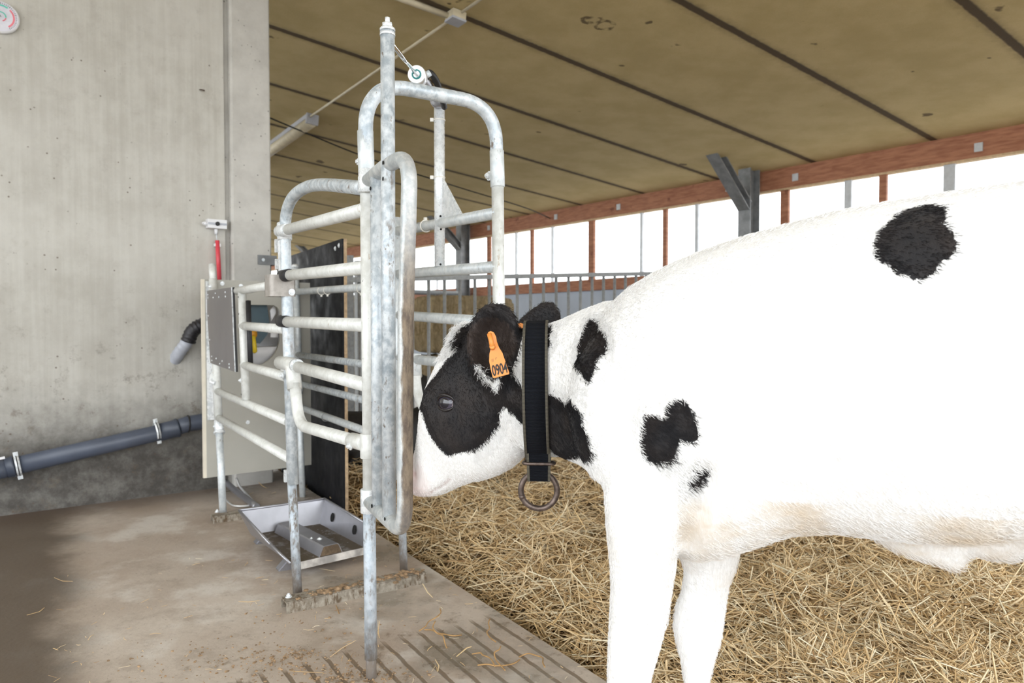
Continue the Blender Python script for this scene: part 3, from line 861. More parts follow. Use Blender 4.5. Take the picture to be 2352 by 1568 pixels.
# --- far side rails
rail(V((-1.2570,4.1625,1.1773)), V((-0.4563,2.8833,1.1491)), .0185, g)
rail(V((-1.2481,4.1482,0.8127)), V((-0.4535,2.8788,0.8102)), .0175, go)
rail(V((-1.2312,4.1213,0.6476)), V((-0.4497,2.8728,0.6488)), .0175, go)
rail(V((-1.2190,4.1017,0.5111)), V((-0.4459,2.8666,0.5087)), .0180, g)
rail(V((-0.4740,2.9116,1.3678)), V((-0.0404,2.2188,1.3393)), .0190, g)
rail(V((-0.4750,2.9132,1.1949)), V((-0.0391,2.2167,1.1725)), .0190, g)
rail(V((-0.4712,2.9071,1.0301)), V((-0.0378,2.2147,0.9987)), .0190, g)
rail(V((-0.4627,2.8935,0.8588)), V((-0.0365,2.2125,0.8541)), .0185, g)
J = fillet([V((-0.3704,2.7461,0.8559)) - nn * .0, V((-0.3668,2.7403,0.7238)), V((-0.3095,2.6487,0.6437)), V((-0.0380,2.2149,0.6476))], [.08, .10], 10)
tube('curved_bar', J, .0180, gp, ST)
sleeve('clamp', V((-0.3725,2.7493,0.8792)), V((-0.3686,2.7431,0.7957)), .0215, g)
# cable ties
for c in ((V((-1.0009,3.7533,1.1645))), V((-0.9464,3.6663,1.1629)), V((-0.6869,3.2517,1.1524))):
    MB().torus(c, Z, fd.cross(Z), .0200, .0022, 20, 6).box(c - Z * .024, fd * .008, Z * .012, fd.cross(Z) * .008).build('cable_tie', M['tie'], ST)
for c in ((V((-0.9696,3.7033,0.5063))),):
    MB().torus(c, Z, fd.cross(Z), .0200, .0022, 20, 6).build('cable_tie', M['galv_dim'], ST)
MB().torus(V((-0.3207,2.6666,1.3578)), Z, fd.cross(Z), .0215, .0026, 20, 6).box(V((-0.3226,2.6696,1.3840)), fd * .01, Z * .012, fd.cross(Z) * .01).build('cable_tie', M['tie'], ST)

# --- upright carrying the cylinder, with gusset plate
cy0, cy1 = V((-0.2593,2.5686,1.7762)), V((-0.2594,2.5686,1.1999))
tube('cylinder_post', [cy0, cy1], .0190, gb, ST)
gq = [V((-0.2436,2.5435,1.5118)), V((-0.1643,2.4168,1.3608)), V((-0.2441,2.5442,1.3660))]
MB().slab([p + nn * .005 for p in gq], -nn * .006).build('gusset_plate', gb, ST)
for zc in ((V((-0.2595,2.5689,1.7208))), V((-0.2602,2.5700,1.5171))):
    MB().torus(zc, V((1, 0, 0)), V((0, 1, 0)), .0200, .0022, 24, 6).box(zc + V((-.026, -.004, 0)), (.012, 0, 0), (0, .008, 0), (0, 0, .012)).build('cable_tie', M['tie'], ST)
for q_ in ((V((-0.2532,2.5588,1.3758))), V((-0.2515,2.5561,1.3290)), V((-0.2538,2.5597,1.2054))):
    MB().disc(q_ + V((0, -.019, 0)), V((0, -1, .2)), .004, .0012, 12).build('drill_hole', M['hole'], ST)

# --- entry gate
GA = (V((-0.2531,1.7000,0.9378)) - V((-0.4034,1.9975,0.9269))); GA.z = 0; GA.normalize()
gn = GA.cross(Z).normalized()
if gn.y > 0: gn = -gn
zt, zb = 1.395, .492
hx = V((-0.4034,1.9975,0.9269)); ox = V((-0.2531,1.7000,0.9378)); hx.z = ox.z = 0
frame = fillet([hx + Z * (zt - .004), hx + (ox - hx) * .5 + Z * (zt + .004), ox + V((.012, 0, zt + .004)), ox + Z * (zb + .5), ox + V((-.004, 0, zb)), hx + (ox - hx) * .5 + Z * zb, hx + Z * (zb + .006)],
               [.02, .115, .02, .13, .02], 16)
GTE = tube('gate_frame', frame, .0190, M['galv_dirty'], ST, 20)
q1 = hx + (ox - hx) * .28; q2 = hx + (ox - hx) * .60
lean = V((-.0, 0, 0))
tube('gate_bar', [q1 + Z * (zt + .0), q1 + Z * (zb - .0)], .0172, go, GTE if False else ST, 20)
tp = V((-0.3139,1.8204,1.7329)); bt = q2 + Z * (zb + .01); bt = V((-0.3159,1.8243,0.4961))
tube('gate_bar', [tp, bt], .0180, go, ST, 20)
MB().tube([tp, tp + Z * .006, tp + Z * .010], [.0195, .0195, .015], 20).tube([tp - Z * .012, tp - Z * .004], .0195, 20).build('top_washer', gb, ST)
MB().disc(tp + Z * .010, Z, .0135, .010, 6).disc(tp + Z * .02, Z, .0065, .014, 12).build('top_nut', gb, ST)
sleeve('hinge_sleeve', hx + Z * (zt - .035), hx + Z * (zt + .030), .0235, gb)
sleeve('hinge_sleeve', hx + Z * (zb - .028), hx + Z * (zb + .040), .0230, gb)
def gp_(px): return px
for q_ in ((V((-0.3063,1.8053,1.3991))), V((-0.3066,1.8058,1.3590)), V((-0.3591,1.9098,1.3543)), V((-0.3603,1.9122,0.5073)), V((-0.3058,1.8043,0.5016))):
    MB().disc(q_ + gn * .0178, gn, .0052, .0012, 12).build('drill_hole', M['hole'], ST)

# --- pneumatic cylinder from gate post to far side
r0 = V((-0.3091,1.8109,1.7075)); c_end = V((-0.2594,2.5686,1.7716)); c_end = V((c_end.x, c_end.y, c_end.z + .012))
r0.z = r0.z
cdv = (c_end - r0); L = cdv.length; cdv.normalize()
cf_ = r0 + cdv * (L * .46)
cyl = tube('pneumatic_cylinder', [cf_ + cdv * .02, c_end - cdv * .02], .0215, M['steel'], ST, 24)
MB().tube([cf_, cf_ + cdv * .002, cf_ + cdv * .040, cf_ + cdv * .042], [.0250, .0272, .0272, .0250], 28).build('front_head', M['alu'], cyl)
MB().torus(cf_ - cdv * .0005, cdv.cross(Z), Z, .0125, .0028, 28, 8).build('rod_seal', M['seal'], cyl)
tube('piston_rod', [r0 + cdv * .0, cf_ + cdv * .01], .0062, M['chrome'], cyl, 14)
MB().tube([c_end - cdv * .055, c_end - cdv * .045, c_end - cdv * .008, c_end + cdv * .014], [.0225, .0262, .0262, .022], 24).build('rear_head', M['steel'], cyl)
sd = V((.8, .3, .5)).normalized()
hs_ = cf_ + cdv * .075 + V((.022, .0, .012))
MB().tube(spline([hs_ + V((-.008, 0, -.006)), hs_ + V((.004, 0, .01)), hs_ + V((.018, .06, .006)), hs_ + V((.024, .16, -.012)), hs_ + V((.026, .25, -.02))], 6), .0105, 12).build('air_hose', M['black_rubber'], cyl)
MB().tube([hs_ + V((-.01, -.01, -.004)), hs_ + V((.006, -.008, .008))], .010, 12).build('hose_fitting', M['galv_old'], cyl)
bolt('bolt', c_end + V((.02, -.012, -.006)), V((1, -.6, 0)), .007, .012, gb, cyl)

# ---------------------------------------------------------------- feeder behind the stall
b00 = V((-1.6585,3.8600,1.2278)); b10 = V((-1.1918,4.2200,1.2260))
bx = (b10 - b00); bx.z = 0; bl = bx.length; bx.normalize(); bnrm = bx.cross(Z)
if bnrm.y > 0: bnrm = -bnrm
base = V((b00.x, b00.y, 0))
zt_, zb_ = 1.232, .155
FB = thing('feeder_board', V((base.x, base.y, 0)) + Z * zb_, 'beige plastic board with rounded feeding hole at the back of the stall', 'board')
def bp(u, z, o=0.0): return base + bx * u + Z * z + bnrm * o
# find opening from the picture of the board: hole between these board coordinates
hu0, hu1, hz0, hz1 = .215, .408, .758, 1.098
hole = []
n = 10
hole += [(hu0, hz1)]
for k in range(n + 1):
    a = PI / 2 - PI / 2 * k / n; r = .045
    hole.append((hu1 - r + r * math.cos(a), hz1 - r + r * math.sin(a)))
for k in range(2 * n + 1):
    a = -PI / 2 * k / (2 * n); rx, rz = (hu1 - hu0) * .72, .17
    hole.append((hu1 - rx + rx * math.cos(a), hz0 + rz + rz * math.sin(a)))
hole += [(hu0, hz0)]
outer = [(0, zt_), (bl, zt_), (bl, zb_), (0, zb_)]
bm = bmesh.new()
def edge_loop(pts):
    vs = [bm.verts.new(bp(u, z)) for u, z in pts]
    return [bm.edges.new((vs[i], vs[(i + 1) % len(vs)])) for i in range(len(vs))]
es = edge_loop(outer) + edge_loop(hole)
r_ = bmesh.ops.triangle_fill(bm, edges=es, use_beauty=True, normal=bnrm)
me = bpy.data.meshes.new('panel'); 
ret = bmesh.ops.extrude_face_region(bm, geom=bm.faces[:])
for v in [x for x in ret['geom'] if isinstance(x, bmesh.types.BMVert)]: v.co -= bnrm * .018
bmesh.ops.recalc_face_normals(bm, faces=bm.faces)
bm.to_mesh(me); bm.free()
link('panel', me, M['beige'], FB)
MB().slab([bp(-.016, zb_), bp(0, zb_), bp(0, zt_), bp(-.016, zt_)], -bnrm * .020).build('edge_strip', M['beige_edge'], FB)
MB().slab([bp(.004, .47, .012), bp(.058, .47, .012), bp(.058, zt_ - .01, .012), bp(.004, zt_ - .01, .012)], -bnrm * .008).build('mounting_strip', gb, FB)
for u_, z_ in ((.03, zt_ - .03), (.19, zt_ - .03), (.12, .45), (.22, .44), (.52, .30), (.09, zt_ - .02)):
    bolt('bolt', bp(u_, z_, .004), bnrm, .009, .007, gb, FB)
# feeder machine behind the hole
hc = bp((hu0 + hu1) / 2, (hz0 + hz1) / 2, -.10)
FM = thing('milk_feeder', V((hc.x, hc.y, 0)) + Z * (hz0 - .04), 'dark teal milk feeder with orange teat and white bowl behind the board hole', 'milk feeder')
hub = lambda u, z, o: bp(u, z, o)
mid_u, w_h = (hu0 + hu1) / 2, (hu1 - hu0)
def bxx(u0, u1, z0, z1, o0, o1):
    return MB().slab([hub(u0, z0, o0), hub(u1, z0, o0), hub(u1, z1, o0), hub(u0, z1, o0)], -bnrm * (o0 - o1))
hs2 = MB().slab([hub(u, z, -.055) for u, z in ((hu0 - .06, hz0 + .13), (hu0 + .5 * w_h, hz0 + .12), (hu0 + .72 * w_h, hz0 + .17), (hu0 + .80 * w_h, hz0 + .22), (hu0 + .70 * w_h, hz1 + .03), (hu0 - .06, hz1 + .03))], -bnrm * .10)
hs2.build('housing', M['teal'], FM)
bxx(hu0 - .1, hu1 + .06, hz0 - .05, hz1 + .06, -.20, -.205).build('back_plate', M['white_plastic'], FM)
pts_ = [(hu0 + w_h * k / 12, hz0 + .11 - .12 * math.sin(PI * min(1, .5 + .5 * (1 - k / 12)) )) for k in range(13)]
vs, fs = [], []
for i in range(13):
    for j in range(9):
        a = i / 12 * 2 - 1; b_ = j / 8
        vs.append(hub(mid_u + a * w_h * .62, hz0 - .03 + .13 * max(a * a, (b_ * 2 - 1) ** 2), -.03 - .15 * b_))
for i in range(12):
    for j in range(8):
        fs.append((i * 9 + j, i * 9 + j + 1, (i + 1) * 9 + j + 1, (i + 1) * 9 + j))
o = mesh('bowl', vs, fs, M['white_plastic'], FM, True)
sm = o.modifiers.new('thickness', 'SOLIDIFY'); sm.thickness = .006
tu, tz = hu0 + w_h * .20, hz0 + .175
MB().tube([hub(tu, tz, -.06), hub(tu, tz, -.03), hub(tu + .002, tz - .004, -.015), hub(tu + .004, tz - .01, .0)], [.034, .036, .030, .012], 20).build('teat_mount', M['orange'], FM)
MB().tube([hub(tu + .0, tz - .012, -.012), hub(tu + .004, tz - .06, .0), hub(tu + .010, tz - .10, .004), hub(tu + .012, tz - .105, .004)], [.018, .016, .013, .006], 16).build('teat', M['yellow'], FM)
bxx(hu0 + w_h * .80, hu0 + w_h * 1.02, hz0 + .155, hz0 + .185, -.045, -.06).build('white_clip', M['white_plastic'], FM)
MB().slab([hub(u, z, -.05) for u, z in ((hu0 + .84 * w_h, hz1 - .09), (hu0 + .98 * w_h, hz1 - .04), (hu0 + .94 * w_h, hz1 + .01), (hu0 + .80 * w_h, hz1 - .03))], -bnrm * .01).build('splash_guard', M['white_plastic'], FM)
# hoses on the floor under the board
t = thing('drain_hose', V((-1.5030,3.9760,0.0000)), 'grey bent steel tube and hose on the floor under the beige board', 'hose')
tube('thick_tube', spline([V((-1.6763,4.1669,0.0600)), V((-1.5700,4.0559,0.0300)), V((-1.3480,3.7478,0.0250))], 6), .018, M['steel'], t, 12)
tube('thin_tube', spline([V((-1.5919,4.1017,0.1000)), V((-1.5523,4.0560,0.0600)), V((-1.4652,3.9538,0.0300)), V((-1.3567,3.7850,0.0200))], 6), .006, M['alu'], t, 10)
tube('thin_tube', spline([V((-1.5787,3.9158,0.0200)), V((-1.5084,3.8342,0.0120)), V((-1.4427,3.8159,0.0120)), V((-1.3903,3.8526,0.0120))], 6), .005, M['alu'], t, 10)

# ---------------------------------------------------------------- steel weighing tray
tb_l, tb_r = V((-1.2123,3.1498,0.1650)), V((-0.8869,3.3613,0.1650))
tf_l, tf_r = V((-0.8707,2.7591,0.0550)), V((-0.6205,2.9687,0.0550))
tx = (tb_r - tb_l); tx.z = 0; tx.normalize(); ty = -(V((-tx.y, tx.x, 0)))
if ty.y > 0: ty = -ty
TRY = thing('weighing_tray', V(((tb_l + tf_r) / 2).xy.to_3d()), 'shallow stainless steel tray with a raised central bar on the stall floor', 'tray')
zf = .058
bl_ = V((tb_l.x, tb_l.y, zf)) + tx * .045 + ty * .03; br_ = V((tb_r.x, tb_r.y, zf)) - tx * .035 + ty * .03
fl_, fr_ = V((tf_l.x, tf_l.y, zf)) + tx * .012, V((tf_r.x, tf_r.y, zf))
wl_t = tb_l; wl_f = V((tf_l.x, tf_l.y, .098)) - tx * .03 + (tb_l - tf_l).normalized() * .10
wr_f = V((-0.6248,3.0098,0.1500))
th = .003
def sheet(name, poly, nrm, mat=M['steel'], parent=TRY): return MB().slab([V(p) for p in poly], V(nrm) * th).build(name, mat, parent)
t2 = NT('dung_smeared_tread_plate', .35, .6)
c = t2.mix(t2.ramp(t2.noise(14, 6, .7), .50, .66), (.125, .085, .04), (.42, .40, .38))
tw = t2.voronoi(46, t2.mapping((1, 1, .01)))
t2.color(t2.mix(t2.ramp(tw, .16, .1), c, (.62, .61, .60))); t2.bump(t2.ramp(tw, .25, .05), .6, .004)
sheet('tread_floor', [bl_, br_, fr_, fl_], (0, 0, -1), t2.m)
sheet('back_wall', [tb_l, tb_r, br_, bl_], (0, -.2, -1) if False else -ty * 1.0)
sheet('side_wall', [tb_l, bl_, fl_, wl_f], -tx)
wrt = V((tb_r.x, tb_r.y, tb_r.z))
sheet('side_wall', [br_, wrt, wr_f, fr_], tx)
lipd = ty
sheet('front_lip', [fl_, fr_, fr_ + lipd * .012 - Z * .026, fl_ + lipd * .012 - Z * .026], lipd, plain('dirty_steel_lip', (.40, .37, .34), .45, .5, .4, 18))
for a, b in ((tb_l, tb_r), (tb_l, wl_f), (wrt, wr_f), (wl_f, fl_ - tx * .005)):
    tube('rolled_rim', [a, b], .0055, M['steel'], TRY, 10)
h0, h1 = (bl_ * .53 + br_ * .47) + ty * .02, (fl_ * .47 + fr_ * .53) - ty * .005
hd_ = (h1 - h0); hl_ = hd_.length; hd_.normalize(); hw = hd_.cross(Z).normalized()
pf = [(-.052, 0), (-.036, .036), (-.030, .040), (.030, .040), (.036, .036), (.052, 0)]
mb = MB().slab([h0 + hw * a + Z * b for a, b in pf], hd_ * hl_)
hb = mb.build('central_bar', M['steel'], TRY)
MB().slab([h1 + hd_ * .001 + hw * a * .9 + Z * (b * .92 + .001) for a, b in pf], hd_ * .002).build('dung_crust', plain('dried_dung', (.13, .09, .055), .95, 0, .35, 40, .6), hb)
bolt('bolt', (h0 + h1) / 2 + hd_ * .12 + Z * .040, Z, .009, .006, gb, hb)
bolt('bolt', (h0 + h1) / 2 + hd_ * .09 + hw * .022 + Z * .040, Z, .005, .005, gb, hb)
for k in (.28, .80):                                # slots in the right wall
    p_ = (br_ * (1 - k) + fr_ * k) * .5 + (wrt * (1 - k) + wr_f * k) * .5 - tx * .0025
    d_ = (wr_f - wrt).normalized(); u_ = (wrt - br_).normalized()
    nv = d_.cross(u_).normalized()
    if nv.dot(-p_) < 0: nv = -nv
    ring = [p_ + d_ * .017 * math.cos(a) + u_ * .020 * math.sin(a) + nv * .0035 for a in [2 * PI * i / 20 for i in range(20)]]
    MB().slab(ring, -nv * .001).build('slot', M['hole'], TRY)
for px in (V((-1.1534,3.1912,0.0000)), V((-0.9374,2.8424,0.0000))):         # triangular feet on the left
    f_ = px; d_ = tx
    tri = [(0, 0), (.085, 0), (.085, .055), (.055, .055)]
    mb = MB()
    for off in (0, .04):
        mb.slab([f_ - ty * off + d_ * a + Z * b for a, b in tri], ty * .004)
    mb.slab([f_ + d_ * 0 + Z * .0, f_ + d_ * .055 + Z * .055, f_ + d_ * .055 + Z * .055 - ty * .044, f_ - ty * .044], V((0, 0, .003)))
    mb.slab([f_, f_ + d_ * .085, f_ + d_ * .085 - ty * .044, f_ - ty * .044], V((0, 0, .003)))
    mb.build('foot', M['steel'], TRY)

# ---------------------------------------------------------------- the calf
def loft(bm, rings, seg=28, power=2.2, top=1.0):
    """rings: (dorsal, ventral, width vector, squash) -> closed tapering body"""
    loops = []
    for D, Vv, wv, egg in rings:
        D, Vv, wv = V(D), V(Vv), V(wv)
        c, h = (D + Vv) / 2, (D - Vv) / 2
        vs = []
        for k in range(seg):
            a = 2 * PI * k / seg
            ca, sa = math.cos(a), math.sin(a)
            e = 2 / power
            y = math.copysign(abs(ca) ** e, ca); x = math.copysign(abs(sa) ** e, sa)
            x *= 1 - egg * y
            vs.append(bm.verts.new(c + h * y + wv * x))
        loops.append(vs)
    for i in range(len(loops) - 1):
        for k in range(seg):
            k2 = (k + 1) % seg
            bm.faces.new((loops[i][k], loops[i][k2], loops[i + 1][k2], loops[i + 1][k]))
    for L, flip in ((loops[0], True), (loops[-1], False)):
        c = V((0, 0, 0))
        for v in L: c += v.co
        cv = bm.verts.new(c / seg)
        for k in range(seg):
            f = (cv, L[k], L[(k + 1) % seg])
            bm.faces.new(f[::-1] if not flip else f)

def limb(bm, pts, rads, seg=18, flat=None):
    rings = []
    pts = [V(p) for p in pts]
    for i, p in enumerate(pts):
        d = (pts[min(i + 1, len(pts) - 1)] - pts[max(i - 1, 0)]).normalized()
        r = rads[i]; rx, ry = r if isinstance(r, tuple) else (r, r)
        ax = flat if flat is not None else V((1, 0, 0))
        u = (ax - d * ax.dot(d)).normalized(); w = d.cross(u)
        rings.append((p + u * rx, p - u * rx, w * ry, 0))
    loft(bm, rings, seg, 2.0)

def fuse(bm, voxel, smooth=6, factor=.5):
    """join all pieces of a body into one continuous skin"""
    bmesh.ops.recalc_face_normals(bm, faces=bm.faces)
    me = bpy.data.meshes.new('tmp'); bm.to_mesh(me); bm.free()
    o = bpy.data.objects.new('tmp', me); COL.objects.link(o)
    r = o.modifiers.new('r', 'REMESH'); r.mode = 'VOXEL'; r.voxel_size = voxel
    s = o.modifiers.new('s', 'SMOOTH'); s.factor = factor; s.iterations = smooth
    dg = bpy.context.evaluated_depsgraph_get(); dg.update()
    out = bpy.data.meshes.new_from_object(o.evaluated_get(dg))
    bpy.data.objects.remove(o); bpy.data.meshes.remove(me)
    out.polygons.foreach_set('use_smooth', [True] * len(out.polygons))
    return out

bdir = V((-.951, .309, 0)); bside = V((-.309, -.951, 0))      # bside: the calf's left, towards the camera
hdir = V((-.7915, .6112, 0)); hside = V((-.6112, -.7915, 0))
def axis_pt(t_, z): return V((.281 + .951 * t_, 1.42 - .309 * t_, z))
bm = bmesh.new()
T = [(((0.1740,1.4548,0.9468)), ((0.1746,1.4546,0.7418)), .09, .0), (((0.2017,1.4458,1.0352)), ((0.1988,1.4467,0.6540)), .150, .12), (((0.2391,1.4336,1.0698)), ((0.2411,1.4330,0.5953)), .182, .15),
     (((0.2800,1.4203,1.0950)), ((0.2826,1.4195,0.5640)), .197, .16), (((0.3201,1.4073,1.1164)), ((0.3234,1.4062,0.5454)), .203, .16), (((0.3595,1.3945,1.1339)), ((0.3672,1.3920,0.5379)), .207, .15),
     (((0.3981,1.3819,1.1486)), ((0.4101,1.3780,0.5477)), .212, .14), (((0.4361,1.3696,1.1606)), ((0.4483,1.3656,0.5670)), .216, .12), (((0.5100,1.3456,1.1814)), ((0.5225,1.3415,0.6045)), .226, .08),
     (((0.5812,1.3224,1.1998)), ((0.5873,1.3205,0.6173)), .236, .04), (((0.6501,1.3001,1.2106)), ((0.6570,1.2978,0.6158)), .244, .0), (((0.7167,1.2784,1.2202)), ((0.7244,1.2759,0.6144)), .248, -.02),
     (((0.7811,1.2575,1.2287)), ((0.7896,1.2548,0.6177)), .248, -.02), (((0.8749,1.2270,1.2395)), ((0.8842,1.2240,0.6430)), .240, .0)]
rings = [(d, v, bside * w, -e) for d, v, w, e in T]
for t_, zt2, zb2, w in ((.76, 1.250, .60, .23), (.90, 1.255, .66, .215), (1.02, 1.245, .74, .18), (1.10, 1.20, .82, .12), (1.13, 1.12, .92, .05)):
    rings.append((axis_pt(t_, zt2), axis_pt(t_, zb2), bside * w, 0))
loft(bm, rings, 36, 2.25)
# neck and head
Nk = [(((0.2608,1.4085,1.0429)), ((0.2396,1.4249,0.6416)), .120), (((0.1947,1.4596,1.0427)), ((0.1999,1.4555,0.6744)), .112), (((0.1493,1.4946,1.0246)), ((0.1603,1.4861,0.7014)), .098), (((0.1062,1.5279,1.0037)), ((0.1111,1.5241,0.7144)), .090),
      (((0.0610,1.5628,0.9895)), ((0.0659,1.5590,0.7079)), .086), (((0.0137,1.5993,0.9834)), ((0.0186,1.5955,0.7265)), .082), (((-0.0462,1.6455,0.9819)), ((-0.0109,1.6183,0.7922)), .074)]
loft(bm, [(d, v, hside * w, .05) for d, v, w in Nk], 32, 2.1)
Hd = [(((-0.0513,1.6495,0.9829)), ((0.0443,1.5756,0.7977)), .060, 0), (((-0.0933,1.6819,0.9846)), ((0.0444,1.5756,0.7493)), .078, 0), (((-0.1315,1.7114,0.9583)), ((0.0282,1.5881,0.7034)), .086, .05), (((-0.1586,1.7323,0.9112)), ((-0.0079,1.6160,0.6653)), .091, .16),
      (((-0.1759,1.7457,0.8636)), ((-0.0413,1.6417,0.6438)), .091, .26), (((-0.1912,1.7575,0.8121)), ((-0.0694,1.6634,0.6309)), .086, .28), (((-0.2056,1.7686,0.7566)), ((-0.0971,1.6849,0.6199)), .072, .22), (((-0.2201,1.7798,0.7059)), ((-0.1234,1.7052,0.6069)), .060, .12),
      (((-0.2336,1.7903,0.6601)), ((-0.1481,1.7242,0.5919)), .054, .04), (((-0.2460,1.7999,0.6195)), ((-0.1733,1.7437,0.5765)), .052, .0), (((-0.2449,1.7990,0.5897)), ((-0.1991,1.7636,0.5695)), .044, .0), (((-0.2352,1.7915,0.5738)), ((-0.2158,1.7765,0.5664)), .020, 0)]
loft(bm, [(d, v, hside * w, -e) for d, v, w, e in Hd], 32, 2.15)
limb(bm, [(0.2008,1.3600,0.9585), (0.1732,1.3250,0.9029), (0.1618,1.3100,0.8479), (0.1716,1.3100,0.7916), (0.1974,1.3200,0.7250)], [.05, .06, .062, .06, .05])
# poll tuft ridge
limb(bm, [(-0.0880,1.6778,0.9642), (-0.1183,1.7012,0.9668), (-0.1405,1.7183,0.9476)], [.030, .030, .022])
# front legs
def leg_rings(spec, d_axis):
    out = []
    for L_, R_2, hd2 in spec:
        out.append((V(L_), V(R_2), d_axis * hd2, 0))
    loft(bm, out, 24, 2.1)
NL = [(((0.1699,1.3300,0.8700)), ((0.2999,1.3300,0.8700)), .050), (((0.1682,1.3150,0.7908)), ((0.3212,1.3150,0.7908)), .070), (((0.1690,1.3000,0.7132)), ((0.3284,1.3000,0.7132)), .076), (((0.1727,1.2900,0.6357)), ((0.3185,1.2900,0.6357)), .072),
      (((0.1793,1.2900,0.5718)), ((0.3015,1.2900,0.5718)), .062), (((0.1818,1.2900,0.5237)), ((0.2938,1.2900,0.5237)), .055), (((0.1797,1.2900,0.4675)), ((0.2862,1.2900,0.4675)), .050), (((0.1767,1.2900,0.4112)), ((0.2722,1.2900,0.4112)), .045), (((0.1754,1.2900,0.3402)), ((0.2519,1.2900,0.3402)), .040)]
leg_rings(NL, V((-.309, -.951, 0)))
kx = V((0.2152,1.2900,0.3402))
limb(bm, [kx + Z * .03, kx + V((.0, 0, -.03)), kx + V((.004, 0, -.10)), kx + V((.012, 0, -.16)), kx + V((.014, 0, -.24)), kx + V((.006, 0, -.275)), kx + V((-.008, 0, -.32)), kx + V((-.02, 0, -.335)), kx + V((-.03, 0, -.352))],
     [.036, .038, .030, .025, .027, .033, .028, .036, .044])
FL = [(((0.3024,1.5700,0.6342)), ((0.4950,1.5700,0.6342)), .07), (((0.3435,1.5800,0.5538)), ((0.5201,1.5800,0.5538)), .066), (((0.3691,1.5800,0.4971)), ((0.5119,1.5800,0.4971)), .058), (((0.3849,1.5800,0.4510)), ((0.5006,1.5800,0.4510)), .050),
      (((0.3794,1.5800,0.4068)), ((0.4854,1.5800,0.4068)), .046), (((0.3641,1.5800,0.3655)), ((0.4789,1.5800,0.3655)), .047), (((0.3594,1.5800,0.3281)), ((0.4753,1.5800,0.3281)), .047), (((0.3665,1.5800,0.2838)), ((0.4689,1.5800,0.2838)), .043),
      (((0.3775,1.5800,0.2443)), ((0.4555,1.5800,0.2443)), .036), (((0.3856,1.5800,0.1919)), ((0.4432,1.5800,0.1919)), .029)]
leg_rings(FL, V((-.309, -.951, 0)))
kf = V((0.4149,1.5800,0.1919))
limb(bm, [kf + Z * .02, kf - Z * .05, kf + V((.002, 0, -.09)), kf + V((-.004, 0, -.125)), kf + V((-.014, 0, -.165)), kf + V((-.024, 0, kf.z * -1 + .02)), kf + V((-.032, 0, -kf.z))], [.028, .026, .031, .032, .027, .036, .044])
# hind legs (outside the photograph)
for s in (1, -1):
    o_2 = bside * .115 * s
    hp = [axis_pt(.93, 1.0) + o_2 * .9, axis_pt(.90, .82) + o_2 * 1.15, axis_pt(.84, .62) + o_2, axis_pt(.93, .50) + o_2, axis_pt(1.06, .36) + o_2, axis_pt(1.05, .26) + o_2, axis_pt(1.0, .10) + o_2, axis_pt(.985, .05) + o_2, axis_pt(.96, -.02) + o_2]
    limb(bm, hp, [(.15, .07), (.15, .085), (.10, .07), (.065, .05), (.045, .036), (.034, .028), (.034, .030), (.03, .03), (.044, .044)], 20, V((.951, -.309, 0)))
# navel fold and flank
limb(bm, [(0.7304,1.2740,0.6638), (0.7572,1.2653,0.6231), (0.7770,1.2588,0.5930), (0.7857,1.2560,0.5706), (0.7878,1.2553,0.5599)], [(.10, .05), (.075, .04), (.045, .03), (.022, .018), (.008, .008)], 18, V((.951, -.309, 0)))
limb(bm, [(0.8838,1.2241,0.6694), (0.8337,1.2404,0.6343), (0.7960,1.2527,0.6152)], [(.07, .05), (.06, .045), (.03, .03)], 16, Z)
# tail
limb(bm, [axis_pt(1.08, 1.20), axis_pt(1.16, 1.14), axis_pt(1.19, .98), axis_pt(1.19, .70), axis_pt(1.20, .50)], [.03, .026, .02, .016, .03])
# ears
def cup_ear(c, ax_u, ax_v, nrm, ru, rv, depth, th):
    """a hollow leaf-shaped ear: rim in the plane ax_u/ax_v, bowl sinking along -nrm"""
    loops_in, loops_out = [], []
    n, m = 28, 7
    for layer, sgn in (('in', 0), ('out', 1)):
        rows = []
        for j in range(m + 1):
            f = j / m
            row = []
            for k in range(n):
                a = 2 * PI * k / n
                taper = 1 - .22 * math.sin(a)          # narrower at the base
                sc_ = 1 + (th / ru if sgn else 0)
                p = V(c) + ax_u * ru * f * math.cos(a) * (1 + .12 * math.sin(a)) * sc_ + ax_v * rv * f * math.sin(a) * sc_ - nrm * (depth * (1 - f ** 2.2) + (th if sgn else 0) * (1 if f < .97 else .55))
                row.append(bm.verts.new(p))
            rows.append(row)
        for j in range(m):
            for k in range(n):
                k2 = (k + 1) % n
                q = (rows[j][k], rows[j][k2], rows[j + 1][k2], rows[j + 1][k])
                bm.faces.new(q if not sgn else q[::-1])
        (loops_in if not sgn else loops_out).append(rows[-1])
    for k in range(n):
        k2 = (k + 1) % n
        bm.faces.new((loops_in[0][k], loops_in[0][k2], loops_out[0][k2], loops_out[0][k]))
ec = V((-0.0459,1.5350,0.9579))
en = V((-.10, -.97, .10)).normalized()
eu = V((.97, -.12, -.20)); eu = (eu - en * eu.dot(en)).normalized(); ev = en.cross(eu)
if ev.z < 0: ev = -ev
cup_ear(ec, eu, ev, en, .042, .067, .040, .015)
limb(bm, [(-0.0637,1.5800,0.9132), (-0.0547,1.6000,0.9268), (-0.0365,1.6600,0.9088)], [.030, .035, .04])
fe = [(-0.0010,1.6106,0.9411), (0.0151,1.7700,0.9838), (0.0349,1.7900,0.9956), (0.0560,1.8000,1.0044), (0.0772,1.8100,1.0132), (0.0965,1.8200,1.0200), (0.1109,1.8200,1.0233), (0.1198,1.8200,1.0255)]
rr = [.022, .018, .024, .031, .037, .039, .033, .012]
rg = []
